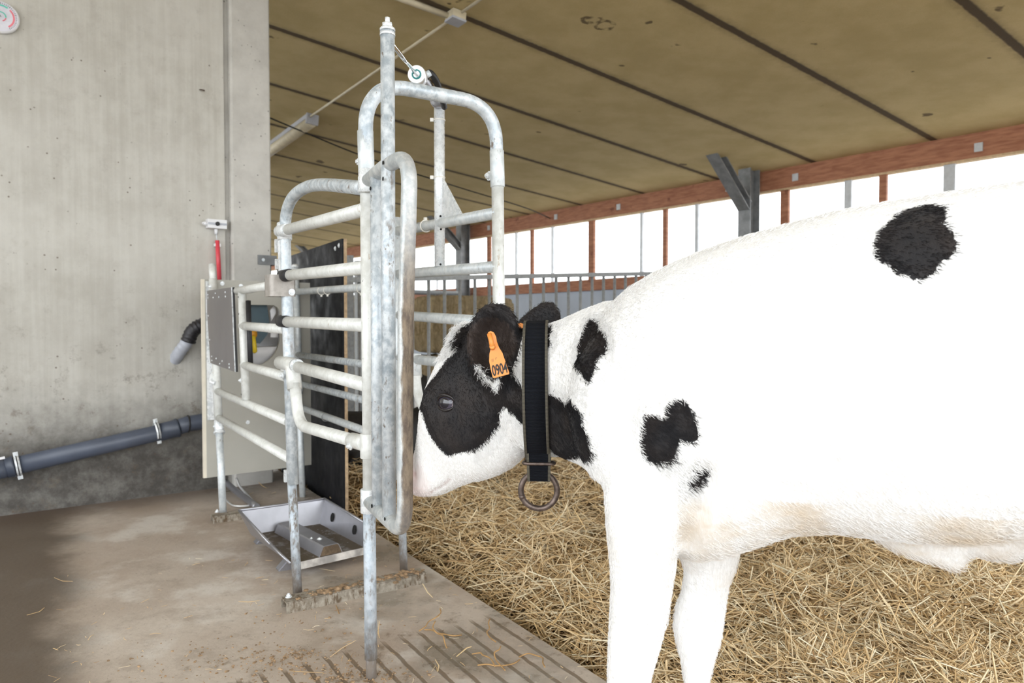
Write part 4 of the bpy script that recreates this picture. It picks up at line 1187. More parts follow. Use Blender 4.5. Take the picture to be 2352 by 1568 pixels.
for i, p in enumerate(fe):
    p = V(p); ux = V((-.36, 0, .93)).normalized()
    rg.append((p + ux * rr[i] * 1.0, p - ux * rr[i] * 1.0, V((.3, .95, .1)) * .012, 0))
loft(bm, rg, 20, 2.0)
CALF_LOC = axis_pt(.4, 0)
skin = fuse(bm, .006, 7, .5)
CALF = thing('calf', (CALF_LOC.x, CALF_LOC.y, 0.0), 'large white calf with black patches and a mostly black head, facing left at the stall', 'calf')
nv = len(skin.vertices)
co = np.empty(nv * 3); skin.vertices.foreach_get('co', co); co = co.reshape(-1, 3)
no = np.empty(nv * 3); skin.vertex_normals.foreach_get('vector', no); no = no.reshape(-1, 3)

# coat pattern: outlines of the black patches as points on the hide
PATCHES = {"head":[[-0.116,1.68,0.989],[-0.129,1.675,0.974],[-0.139,1.679,0.96],[-0.132,1.645,0.946],[-0.127,1.629,0.934],[-0.154,1.643,0.911],[-0.178,1.652,0.877],[-0.202,1.68,0.848],[-0.224,1.783,0.811],[-0.209,1.662,0.79],[-0.202,1.652,0.765],[-0.186,1.643,0.732],[-0.169,1.637,0.711],[-0.148,1.631,0.693],[-0.127,1.615,0.704],[-0.096,1.597,0.709],[-0.072,1.579,0.725],[-0.052,1.564,0.745],[-0.037,1.554,0.768],[-0.028,1.542,0.787],[-0.026,1.53,0.81],[-0.019,1.522,0.821],[-0.009,1.513,0.815],[0.005,1.503,0.803],[0.018,1.494,0.789],[0.035,1.482,0.787],[0.051,1.467,0.791],[0.051,1.458,0.862],[0.023,1.484,0.866],[0.015,1.492,0.875],[0.003,1.505,0.888],[-0.004,1.515,0.901],[-0.004,1.539,0.979],[-0.034,1.552,1.011],[-0.075,1.548,1.011]],"neck_mid":[[0.051,1.458,0.862],[0.052,1.499,0.739],[0.072,1.482,0.742],[0.086,1.493,0.726],[0.108,1.526,0.706],[0.122,1.443,0.727],[0.14,1.278,0.752],[0.143,1.266,0.768],[0.134,1.264,0.797],[0.124,1.268,0.819],[0.123,1.266,0.837],[0.12,1.268,0.842],[0.114,1.274,0.85],[0.106,1.295,0.864],[0.106,1.4,0.842],[0.082,1.426,0.855],[0.068,1.44,0.859]],"neck_oval":[[0.149,1.413,1.005],[0.161,1.401,1.005],[0.172,1.305,0.974],[0.172,1.291,0.956],[0.157,1.281,0.936],[0.142,1.272,0.905],[0.133,1.272,0.891],[0.122,1.292,0.907],[0.126,1.386,0.928],[0.127,1.397,0.953],[0.137,1.402,0.978]],"neck_top":[[0.064,1.534,0.99],[0.081,1.501,0.99],[0.081,1.481,0.98],[0.076,1.478,0.972],[0.079,1.459,0.954],[0.069,1.462,0.942],[0.051,1.481,0.942],[0.053,1.541,0.986]],"flank":[[0.573,1.137,1.128],[0.584,1.147,1.144],[0.612,1.162,1.166],[0.633,1.173,1.18],[0.654,1.174,1.187],[0.679,1.172,1.193],[0.683,1.153,1.185],[0.692,1.151,1.187],[0.684,1.129,1.169],[0.674,1.117,1.155],[0.675,1.102,1.138],[0.673,1.086,1.117],[0.665,1.079,1.1],[0.649,1.081,1.093],[0.637,1.077,1.078],[0.613,1.079,1.059],[0.599,1.089,1.071],[0.586,1.096,1.075],[0.581,1.106,1.089],[0.567,1.116,1.096],[0.568,1.126,1.111]],"shoulder":[[0.225,1.23,0.839],[0.236,1.224,0.844],[0.257,1.215,0.836],[0.26,1.211,0.857],[0.277,1.203,0.873],[0.293,1.197,0.867],[0.305,1.193,0.847],[0.313,1.196,0.806],[0.301,1.202,0.795],[0.284,1.208,0.8],[0.28,1.215,0.774],[0.273,1.22,0.763],[0.251,1.233,0.756],[0.231,1.239,0.761],[0.222,1.24,0.787]],"elbow":[[0.3,1.22,0.723],[0.312,1.21,0.743],[0.335,1.201,0.743],[0.332,1.207,0.727],[0.319,1.217,0.713],[0.303,1.226,0.704]],"w_ear":[[-0.082,1.538,0.913],[-0.07,1.535,0.9],[-0.051,1.532,0.881],[-0.026,1.528,0.883],[-0.032,1.531,0.851],[-0.051,1.546,0.866],[-0.065,1.534,0.882],[-0.079,1.536,0.896]]}
MARK = {"eye": [[-0.1517, 1.6115, 0.8178], [-0.532, -0.845, 0.058]], "brow": [[-0.1595, 1.6212, 0.8445], [-0.585, -0.794, 0.166]], "m1": [[-0.2017, 1.7209, 0.5842], [-0.103, -0.699, -0.707]], "m2": [[-0.181, 1.7059, 0.5983], [-0.079, -0.731, -0.678]], "m3": [[-0.164, 1.6927, 0.6109], [-0.16, -0.772, -0.615]], "m4": [[-0.1465, 1.6709, 0.6313], [-0.248, -0.746, -0.618]], "muzzle": [[-0.225, 1.7149, 0.6301], [-0.66, -0.743, -0.108]], "ear_c": [[-0.0401, 1.5655, 0.9427], [-0.47, -0.728, 0.499]], "collar_mid": [[0.0482, 1.46, 0.8573], [-0.675, -0.737, 0.032]], "knee": [[0.4061, 1.5358, 0.3613], [0.015, -1.0, -0.001]], "armpit": [[0.3137, 1.2204, 0.7081], [-0.331, -0.877, -0.347]], "c1": [[0.3258, 1.2026, 0.7495], [-0.349, -0.904, -0.246]], "c2": [[0.322, 1.2204, 0.7006], [-0.311, -0.884, -0.349]], "c3": [[0.3199, 1.2461, 0.6481], [-0.309, -0.838, -0.449]], "c4": [[0.3136, 1.3014, 0.5825], [0.136, -0.55, -0.824]], "tear": [[-0.1645, 1.6201, 0.785], [-0.53, -0.847, -0.036]]}
def patch_distance(poly, P, Nn, ref, depth, lim=-.15):
    """signed distance (+ inside) of hide points to a patch outline, measured in the patch's own plane"""
    poly = np.array(poly); c = poly.mean(0)
    u, s, vt = np.linalg.svd(poly - c)
    ax, ay, n = vt[0], vt[1], vt[2]
    if np.dot(n, ref) < 0: n = -n
    q = P - c
    X, Y, D = q @ ax, q @ ay, q @ n
    px, py = (poly - c) @ ax, (poly - c) @ ay
    dist = np.full(len(P), 9.0); inside = np.zeros(len(P), bool)
    m = (np.abs(X) < np.abs(px).max() + .05) & (np.abs(Y) < np.abs(py).max() + .05) & (np.abs(D) < depth) & (Nn @ n > lim)
    x, y = X[m], Y[m]
    dm = np.full(len(x), 9.0); im = np.zeros(len(x), bool)
    k = len(px)
    for i in range(k):
        x0, y0, x1, y1 = px[i], py[i], px[(i + 1) % k], py[(i + 1) % k]
        ex, ey = x1 - x0, y1 - y0
        t_ = np.clip(((x - x0) * ex + (y - y0) * ey) / (ex * ex + ey * ey + 1e-12), 0, 1)
        dm = np.minimum(dm, np.hypot(x - x0 - t_ * ex, y - y0 - t_ * ey))
        cr = ((y0 > y) != (y1 > y)) & (x < (x1 - x0) * (y - y0) / (y1 - y0 + 1e-12) + x0)
        im ^= cr
    dist[m] = dm; inside[m] = im
    sd = np.where(inside, dist, -dist)
    return np.where(m, sd, -9.0)

near_head = np.array(hside); near_body = np.array(bside)
# dents: eye socket, mouth corner, nostrils
def dent(p, r, amt):
    d = np.linalg.norm(co - np.array(p), axis=1)
    f = np.exp(-(d / r) ** 2)
    co[:] = co - no * (f * amt)[:, None]
eyeP, eyeN = np.array(MARK['eye'][0]), np.array(MARK['eye'][1])
hs0 = np.array((.22, 1.44, 0.0)); hdn = np.array(hside)
def mirror(p):
    p = np.array(p, float); return p - 2 * np.dot(p - hs0, hdn) * hdn
for e in (eyeP, mirror(eyeP)):
    dent(e, .021, .009)
    dent(e + np.array((.0, 0, .030)), .022, -.006)
    dent(e + np.array((0, 0, -.030)), .020, -.002)
for a_, b_ in (('m2', 'm3'), ('m3', 'm4'), ('m1', 'm2')):
    if MARK[a_] and MARK[b_]:
        for k in range(5):
            p = np.array(MARK[a_][0]) * (1 - k / 4) + np.array(MARK[b_][0]) * k / 4
            dent(p, .006, .0016); dent(mirror(p), .006, .0016)
for a_, b_ in (('c1', 'c2'), ('c2', 'c3'), ('c3', 'c4')):
    if MARK[a_] and MARK[b_]:
        for k in range(6):
            dent(np.array(MARK[a_][0]) * (1 - k / 6) + np.array(MARK[b_][0]) * k / 6, .022, .006)
muz = np.array(MARK['muzzle'][0])
nostril = muz + np.array((-.010, .018, .0))
for p in (nostril, mirror(nostril)): dent(p, .010, .006)
skin.vertices.foreach_set('co', co.ravel())

sd = np.full(nv, -9.0)
for k, poly in PATCHES.items():
    if k == 'w_ear': continue
    hd_patch = k in ('head', 'neck_mid', 'neck_oval', 'neck_top')
    ref = near_head if hd_patch else near_body
    dep = .16 if k == 'head' else (.085 if hd_patch else .12)
    sd = np.maximum(sd, patch_distance(poly, co, no, ref, dep, -.75 if k == 'head' else -.15))
    if k in ('head', 'neck_mid'):
        mp = [mirror(p) for p in poly]
        sd = np.maximum(sd, patch_distance(mp, co, no, -ref, dep))
# ears are black inside and out
ecn = np.array(ec)
q = co - ecn
inb = ((q @ np.array(eu) / .065) ** 2 + (q @ np.array(ev) / .092) ** 2 < 1) & (q @ np.array(en) > -.062) & (q @ np.array(en) < .05)
sd = np.where(inb, np.maximum(sd, .02), sd)
fa, fb = np.array(V(fe[1])), np.array(V(fe[-1]))
tt = np.clip(((co - fa) @ (fb - fa)) / np.dot(fb - fa, fb - fa), 0, 1.1)
dd = np.linalg.norm(co - (fa + tt[:, None] * (fb - fa)), axis=1)
sd = np.where((dd < .055) & (tt > 0.0) & (co[:, 1] > 1.69), np.maximum(sd, .02), sd)
sd = np.minimum(sd, np.where(patch_distance(PATCHES['w_ear'], co, no, near_head, .035) > -8, -patch_distance(PATCHES['w_ear'], co, no, near_head, .035), 9.0))
# shoulder stays white where the neck disappears behind it
tax = np.array((.281, 1.42, 0)); sback = (co - tax) @ np.array((-bdir.x, -bdir.y, 0))
def add_attr(me, name, arr, dom='POINT'):
    a = me.attributes.new(name, 'FLOAT', dom); a.data.foreach_set('value', arr.astype(np.float32))
add_attr(skin, 'black', sd)
dm = np.linalg.norm(co - (muz + np.array((-.02, .03, -.012))), axis=1)
add_attr(skin, 'pink', np.clip(1 - dm / .075, 0, 1))
dmo = np.full(nv, 9.0)
for p in (nostril, mirror(nostril)): dmo = np.minimum(dmo, np.linalg.norm((co - p) * np.array((1, 1, 1.6)), axis=1) / .008)
for a_, b_ in (('m1', 'm2'), ('m2', 'm3'), ('m3', 'm4')):
    if MARK[a_] and MARK[b_]:
        A0, B0 = np.array(MARK[a_][0]), np.array(MARK[b_][0])
        for A1, B1 in ((A0, B0), (mirror(A0), mirror(B0))):
            tq = np.clip(((co - A1) @ (B1 - A1)) / np.dot(B1 - A1, B1 - A1), 0, 1)
            dmo = np.minimum(dmo, np.linalg.norm(co - (A1 + tq[:, None] * (B1 - A1)), axis=1) / .0042)
add_attr(skin, 'mouth', np.clip(1.4 - dmo, 0, 1))
# yellowish lying stains on brisket and belly
under = np.clip((-no[:, 2] - .05) / .5, 0, 1) * ((co[:, 2] < .70) & (co[:, 2] > .42) & (co[:, 0] > .15))
add_attr(skin, 'stain', under.astype(float))
ear_in = np.where(inb & (no @ np.array(en) > .25) & (np.linalg.norm(q - (q @ np.array(en))[:, None] * np.array(en), axis=1) < .055), 1.0, 0.0)
add_attr(skin, 'ear_in', ear_in)

def coat_material(name, rough, hair):
    t = NT(name, rough)
    b = t.attr('black').outputs['Fac']
    st_ = t.noise(150, 3, .6, t.mapping((1, 1, .16)))
    st2 = t.noise(40, 3, .6, t.mapping((1, 1, .4)))
    bb = t.math('ADD', b, t.math('ADD', t.math('MULTIPLY', t.math('SUBTRACT', st_, .5), .016), t.math('MULTIPLY', t.math('SUBTRACT', st2, .5), .012)))
    f = b if hair else t.ramp(bb, -.0015, .0015)
    fine = t.noise(300, 2, .6, t.mapping((1, 1, .08)))
    white = t.mix(t.ramp(fine, .3, .7), (.80, .79, .775), (.90, .895, .89))
    stn = t.math('MULTIPLY', t.attr('stain').outputs['Fac'], t.ramp(t.noise(9, 5, .65), .35, .75))
    white = t.mix(t.math('MULTIPLY', stn, .75), white, (.62, .49, .33))
    pk = t.math('MULTIPLY', t.attr('pink').outputs['Fac'], t.ramp(t.noise(30, 4), .2, .6, .45, 1.0))
    white = t.mix(t.math('MULTIPLY', pk, .62), white, (.80, .46, .42))
    blk = t.mix(t.ramp(t.noise(14, 4), .35, .7), (.010, .0095, .0115), (.024, .019, .018))
    blk = t.mix(t.math('MULTIPLY', t.attr('ear_in').outputs['Fac'], .75), blk, (.045, .030, .024))
    c = t.mix(f, white, blk)
    c = t.mix(t.math('MULTIPLY', t.attr('mouth').outputs['Fac'], .5), c, (.40, .22, .19))
    t.color(c)
    t.b.inputs['Specular IOR Level'].default_value = .25 if hair else .3
    t.b.inputs['Sheen Weight'].default_value = .0 if hair else .12
    if not hair: t.bump(fine, .25, .004)
    return t.m
M['coat'] = coat_material('calf_coat', .62, False)
body = link('body', skin, M['coat'], CALF)

# fur: short hairs lying back along the coat
ntri = len(skin.polygons)
skin.calc_loop_triangles()
tris = np.empty(len(skin.loop_triangles) * 3, dtype=np.int64); skin.loop_triangles.foreach_get('vertices', tris); tris = tris.reshape(-1, 3)
p0, p1, p2 = co[tris[:, 0]], co[tris[:, 1]], co[tris[:, 2]]
ar = np.linalg.norm(np.cross(p1 - p0, p2 - p0), axis=1) / 2
cen = (p0 + p1 + p2) / 3
headness = np.clip((.34 - cen[:, 0]) / .1, 0, 1)
wgt = ar * (1 + 2.2 * headness)
wgt[(cen[:, 0] > .95)] *= .15
# denser near the edges of patches
sdc = sd[tris].mean(1)
wgt *= 1 + 2.5 * (np.abs(sdc) < .02)
NH = 150000
ti = rng.choice(len(tris), NH, p=wgt / wgt.sum())
r1, r2 = np.sqrt(rng.random(NH)), rng.random(NH)
ba, bb_, bc_ = 1 - r1, r1 * (1 - r2), r1 * r2
root = p0[ti] * ba[:, None] + p1[ti] * bb_[:, None] + p2[ti] * bc_[:, None]
nr = no[tris[ti, 0]] * ba[:, None] + no[tris[ti, 1]] * bb_[:, None] + no[tris[ti, 2]] * bc_[:, None]
nr /= np.linalg.norm(nr, axis=1)[:, None] + 1e-9
hsd = (sd[tris[ti]] * np.stack([ba, bb_, bc_], 1)).sum(1)
back = np.array((.72, -.30, -.55))
hd0 = np.where((root[:, 0] < .0)[:, None], np.array((.45, .05, -.55)), back)
flow = hd0 + rng.normal(0, .28, (NH, 3))
flow -= (flow * nr).sum(1)[:, None] * nr
flow /= np.linalg.norm(flow, axis=1)[:, None] + 1e-9
ln = rng.uniform(.006, .012, NH)
tuft = np.linalg.norm(root - np.array((-0.1183,1.7012,0.9637)), axis=1) < .075
ln = np.where(tuft, rng.uniform(.012, .024, NH), ln)
belly = (nr[:, 2] < -.2) & (root[:, 2] > .45) & (root[:, 0] > .2)
ln = np.where(belly, rng.uniform(.010, .020, NH), ln)
earr = (np.linalg.norm(root - ecn, axis=1) < .10)
ln = np.where(earr, rng.uniform(.009, .018, NH), ln)
face = (root[:, 0] < -.09) & ~tuft & ~earr
ln = np.where(face, ln * .55, ln)
lift = np.where(tuft, .55, .22) + rng.uniform(0, .14, NH)
dirn = flow + nr * lift[:, None]
dirn /= np.linalg.norm(dirn, axis=1)[:, None]
keep = np.linalg.norm(root - np.array(eyeP), axis=1) > .019
keep &= np.linalg.norm(root - muz, axis=1) > .03
root, nr, flow, dirn, ln, hsd, ti = [a[keep] for a in (root, nr, flow, dirn, ln, hsd, ti)]
NH = len(root)
mid = root + dirn * (ln * .55)[:, None]
tip = mid + (flow * .9 + nr * .05 + rng.normal(0, .12, (NH, 3))) * (ln * .5)[:, None]
pts = np.stack([root - nr * .001, mid, tip], 1).reshape(-1, 3)
hc_ = bpy.data.hair_curves.new('fur')
hc_.add_curves([3] * NH)
hc_.attributes['position'].data.foreach_set('vector', pts.astype(np.float32).ravel())
ra_ = hc_.attributes.get('radius') or hc_.attributes.new('radius', 'FLOAT', 'POINT')
ra_.data.foreach_set('value', np.tile(np.array([.00042, .00034, .00008], np.float32), NH))
add_attr(hc_, 'black', (hsd + rng.normal(0, .0022, NH) > 0).astype(float), 'CURVE')
add_attr(hc_, 'stain', under[tris[ti, 0]].astype(float), 'CURVE')
pkv = np.clip(1 - dm / .075, 0, 1)
add_attr(hc_, 'pink', pkv[tris[ti, 0]], 'CURVE')
add_attr(hc_, 'mouth', np.zeros(NH), 'CURVE')
add_attr(hc_, 'ear_in', ear_in[tris[ti, 0]], 'CURVE')
fur = bpy.data.objects.new('fur', hc_); COL.objects.link(fur)
hc_.materials.append(coat_material('calf_fur', .55, True))
fur.parent = CALF; fur.matrix_parent_inverse = parent_world(CALF).inverted()
fur['kind'] = 'stuff'

# eyes
eye_m = NT('calf_eye', .04)
vv = eye_m.attr('iris').outputs['Fac']
c = eye_m.mix(eye_m.ramp(vv, .50, .56), (.010, .010, .016), (.045, .040, .062))
c = eye_m.mix(eye_m.ramp(vv, .80, .88), c, (.30, .24, .26)); eye_m.color(c); eye_m.b.inputs['Coat Weight'].default_value = 1.0
for side, (ep, en_) in enumerate(((eyeP, eyeN), (mirror(eyeP), eyeN - 2 * np.dot(eyeN, hdn) * hdn))):
    n_ = V(en_).normalized()
    c_ = V(ep) - n_ * .0186
    fx = V((0, 0, 1)) - n_ * n_.z; fx.normalize(); fy = n_.cross(fx)
    bmE = bmesh.new(); bmesh.ops.create_uvsphere(bmE, u_segments=32, v_segments=20, radius=.0240)
    iris = []
    for v in bmE.verts:
        d = V(v.co).normalized()
        v.co = c_ + (fy * d.x * 1.08 + fx * d.y + n_ * d.z) * .0240
        iris.append(math.acos(max(-1, min(1, d.z))))
    me = bpy.data.meshes.new('eyeball'); bmE.to_mesh(me); bmE.free()
    me.polygons.foreach_set('use_smooth', [True] * len(me.polygons))
    add_attr(me, 'iris', np.array(iris))
    link('eyeball', me, eye_m.m, CALF)
    lid = MB()
    pts_u, pts_l = [], []
    for k in range(15):
        a = PI * k / 14
        e_ = fy * math.cos(a) * .0245
        pts_u.append(V(ep) + e_ + fx * math.sin(a) * .0180 + n_ * (.0005 + .0015 * math.sin(a) - .006 * abs(math.cos(a)) ** 2))
        pts_l.append(V(ep) + e_ - fx * math.sin(a) * .0165 + n_ * (-.0005 + .001 * math.sin(a) - .006 * abs(math.cos(a)) ** 2))
    rr_ = [.0012 + .0030 * math.sin(PI * k / 14) for k in range(15)]
    lid.tube(pts_u, [x * 1.15 for x in rr_], 10)
    lid.tube(pts_l, [x * .8 for x in rr_], 10)
    lid.build('eyelid', plain('dark_eyelid', (.016, .012, .012), .35, 0, .2, 60) if side == 0 else bpy.data.materials['dark_eyelid'], CALF)
    lash = MB()
    for k in range(3, 13):
        a = PI * k / 15; b0_ = pts_u[min(14, k)]
        lash.tube([b0_, b0_ + n_ * .008 - fx * .001, b0_ + n_ * .014 - fx * .004], [.0004, .0003, .0001], 5)
    lash.build('eyelashes', M['ink'], CALF)

# ---------------------------------------------------------------- collar
CD, CV = V((0.0545,1.5678,0.9952)), V((0.0594,1.5640,0.6915))
cc, chh = (CD + CV) / 2, (CD - CV) / 2
vw = V((-cc.x, -cc.y, 0)).normalized(); vw = (vw * .93 + V(hside) * .07).normalized()
tre = BVHTree.FromPolygons([tuple(x) for x in co], [tuple(p.vertices) for p in skin.polygons])
cn_ = chh.normalized().cross(vw).normalized()
if cn_.x > 0: cn_ = -cn_                       # towards the head
COLR = thing('neck_collar', CV, 'black woven neck collar with olive edges and a worn iron ring, on the calf', 'collar')
loop = []
NC = 72
for k in range(NC):
    a = 2 * PI * k / NC
    d = (chh.normalized() * math.cos(a) * chh.length + vw * math.sin(a) * .112)
    dn = d.normalized()
    R0 = d.length
    far_ = 0
    for off in (-.024, 0, .024):
        h_ = tre.ray_cast(cc + dn * .40 + cn_ * off, -dn)
        if h_[0] is not None and .05 < (h_[0] - cc).length < .26: far_ = max(far_, (h_[0] - cc - cn_ * off).length)
    hang = .0
    loop.append(max(far_ + .006, R0 if math.cos(a) < -.6 else 0, .05))
sm_ = loop[:]
for it in range(4):
    sm_ = [max(loop[k] - .001, (sm_[k - 1] + sm_[k] * 2 + sm_[(k + 1) % NC]) / 4) for k in range(NC)]
def cpt(k, off, w_):
    a = 2 * PI * k / NC
    dn = (chh.normalized() * math.cos(a) * chh.length + vw * math.sin(a) * .112).normalized()
    return cc + dn * (sm_[k % NC] + off) + cn_ * w_
def band(name, w0, w1, o0, o1, mat):
    vs, fs = [], []
    for k in range(NC):
        vs += [cpt(k, o0, w0), cpt(k, o0, w1), cpt(k, o1, w1), cpt(k, o1, w0)]
    for k in range(NC):
        q_ = ((k + 1) % NC) * 4
        for j in range(4): fs.append((k * 4 + j, k * 4 + (j + 1) % 4, q_ + (j + 1) % 4, q_ + j))
    return mesh(name, vs, fs, mat, COLR, True, True)
tw = NT('black_webbing', .8); tw.b.inputs['Specular IOR Level'].default_value = .12
wv = tw.n('ShaderNodeTexWave', wave_type='BANDS', bands_direction='Z'); wv.inputs['Scale'].default_value = 125; wv.inputs['Distortion'].default_value = .6
tw.t.links.new(tw.pos, wv.inputs['Vector'])
tw.color(tw.mix(wv.outputs['Fac'], (.003, .0035, .005), (.013, .015, .021))); tw.bump(wv.outputs['Fac'], .6, .002)
te = NT('olive_edge_stitching', .75)
wv2 = te.n('ShaderNodeTexWave', wave_type='BANDS', bands_direction='Z'); wv2.inputs['Scale'].default_value = 110
te.t.links.new(te.pos, wv2.inputs['Vector'])
te.color(te.mix(wv2.outputs['Fac'], (.03, .027, .02), (.13, .115, .085)))
hw_ = .0255
band('strap', -hw_, hw_, 0, .004, tw.m)
for s in (-1, 1):
    a_, b_ = sorted((s * hw_ * .80, s * hw_ * 1.02)); band('edge_binding', a_, b_, .0028, .0048, te.m)
# doubled lower end with slider and iron ring
bk = cpt(NC // 2, .003, 0)
front = vw
lo = V((0.0570,1.5000,0.7041)); hi = V((0.0555,1.4850,0.7363)); end = V((0.0572,1.5050,0.6642))
lw = V((1, .0, 0)) ; lw = (cn_ - Z * cn_.z).normalized()
nrm_ = lw.cross(Z); nrm_ = nrm_ if nrm_.y < 0 else -nrm_
mb = MB().slab([hi - lw * hw_ * .98, hi + lw * hw_ * .98, end + lw * hw_ * .92, end - lw * hw_ * .92], nrm_ * .005)
mb.build('strap_end', tw.m, COLR)
for s in (-1, 1):
    MB().slab([hi + lw * s * hw_ * 1.0, hi + lw * s * hw_ * .80, end + lw * s * hw_ * .74, end + lw * s * hw_ * .95], nrm_ * .0062).build('edge_binding', te.m, COLR)
sl = []
for k in range(32):
    a = 2 * PI * k / 32
    sl.append(lo + lw * math.copysign(abs(math.cos(a)) ** .35, math.cos(a)) * .0325 + nrm_ * (.003 + math.copysign(abs(math.sin(a)) ** .6, math.sin(a)) * .011))
sl.append(sl[0])
MB().tube(sl, .0035, 10, False).build('slider', M['dark_iron'], COLR)
rc = V((0.0573,1.5070,0.6433))
MB().torus(rc, lw, Z, .0385, .0062, 56, 14).build('iron_ring', M['dark_iron'], COLR)
jn = rc + (-lw * .93 - Z * .36).normalized() * .0385 if lw.x > 0 else rc + (lw * .93 - Z * .36).normalized() * .0385
dj = (jn - rc).normalized()
MB().tube([jn - dj.cross(nrm_) * .004, jn + dj.cross(nrm_) * .004], .0068, 14).build('ring_joint', M['dark_iron'], COLR)

# ---------------------------------------------------------------- ear tags
TG = thing('ear_tag', V((-0.0327,1.4870,0.9320)), 'orange plastic ear tag printed 0904 hanging inside the near black ear', 'ear tag')
tgp = [V((-0.0503,1.5000,0.9790)), V((-0.0448,1.5000,0.9817)), V((-0.0384,1.5000,0.9790)), V((-0.0333,1.4970,0.9699)), V((-0.0319,1.4950,0.9599)), V((-0.0273,1.4900,0.9482)), V((-0.0200,1.4870,0.9365)), V((-0.0054,1.4770,0.8954)), V((-0.0063,1.4760,0.8928)), V((-0.0370,1.4770,0.8846)), V((-0.0397,1.4770,0.8855)), V((-0.0443,1.4820,0.9023)), V((-0.0476,1.4850,0.9194)), V((-0.0472,1.4880,0.9337)), V((-0.0445,1.4900,0.9455)), V((-0.0483,1.4950,0.9617))]
tn = (tgp[7] - tgp[9]).cross(tgp[1] - tgp[9]).normalized()
if tn.y > 0: tn = -tn
MB().slab(tgp, -tn * .002).build('tag_plate', M['tag_orange'], TG)
bs_ = V((-0.0409,1.4890,0.9482))
MB().tube([bs_ - tn * .001, bs_ + tn * .006, bs_ + tn * .0075], [.0062, .0058, .004], 18).build('boss', M['tag_orange'], TG)
MB().tube([V((-0.0475,1.4980,0.9753)) + tn * .002, V((-0.0437,1.4940,0.9617)) + tn * .004, bs_ + tn * .004], [.0052, .0050, .0052], 14).build('tag_neck', M['tag_orange'], TG)
fc = bpy.data.curves.new('number', 'FONT'); fc.body = '0904'; fc.size = 1.0; fc.extrude = .012; fc.offset = .018
fo = bpy.data.objects.new('number', fc); COL.objects.link(fo)
dg = bpy.context.evaluated_depsgraph_get(); dg.update()
nm = bpy.data.meshes.new_from_object(fo.evaluated_get(dg)); bpy.data.objects.remove(fo); bpy.data.curves.remove(fc)
xs = [v.co.x for v in nm.vertices]; ys = [v.co.y for v in nm.vertices]
x0, x1, y0, y1 = min(xs), max(xs), min(ys), max(ys)
o0, ox_, oy_ = V((-0.0397,1.4770,0.8868)), V((-0.0072,1.4770,0.8954)), V((-0.0439,1.4820,0.9105))
for v in nm.vertices:
    u_, w_ = (v.co.x - x0) / (x1 - x0), (v.co.y - y0) / (y1 - y0)
    v.co = o0 + (ox_ - o0) * (.02 + .96 * u_) + (oy_ - o0) * (.03 + .94 * w_) + tn * (.0004 + .0006 * (v.co.z > 0))
link('number', nm, M['ink'], TG)
mb = MB()
sm0, smx, smy = V((-0.0417,1.4840,0.9167)), V((-0.0245,1.4860,0.9238)), V((-0.0426,1.4850,0.9239))
for k in range(7):
    if k in (2,): continue
    a_ = sm0 + (smx - sm0) * (k / 7); w_ = (smx - sm0) / 7 * .5
    mb.slab([a_, a_ + w_, a_ + w_ + (smy - sm0) * .9, a_ + (smy - sm0) * .9], tn * .0006)
mb.build('small_print', plain('faded_print', (.42, .20, .06), .6), TG)
MB().slab([V((-0.0056,1.5150,0.8964)), V((0.0000,1.5150,0.9029)), V((0.0055,1.5150,0.9149)), V((0.0074,1.5150,0.9094)), V((0.0065,1.5150,0.9048)), V((-0.0037,1.5150,0.8955))], V((0, .002, 0))).build('tag_back', plain('red_orange_plastic', (.70, .16, .03), .45), TG)
TF = thing('ear_tag', V((0.0204,1.7600,0.9871)), 'orange button end of an ear tag at the root of the far black ear', 'ear tag')
fc0 = V((0.0192,1.6550,0.9879)); fn = V((-.1, -1, .1)).normalized()
outl = [fc0 + V((math.cos(a) * .0108, 0, math.sin(a) * .0108)) for a in [math.radians(60 + 12 * i) for i in range(19)]]
outl += [V((0.0343,1.6550,0.9829)), V((0.0506,1.6600,0.9828)), V((0.0506,1.6600,0.9868)), V((0.0363,1.6550,0.9889)), V((0.0272,1.6550,0.9950))]
MB().slab(outl, V((0, .003, 0))).build('button', M['tag_orange'], TF)
MB().disc(fc0 + fn * .0004, fn, .0026, .0010, 16).build('pin_hole', plain('tag_pin_hole', (.12, .03, .01), .6), TF)

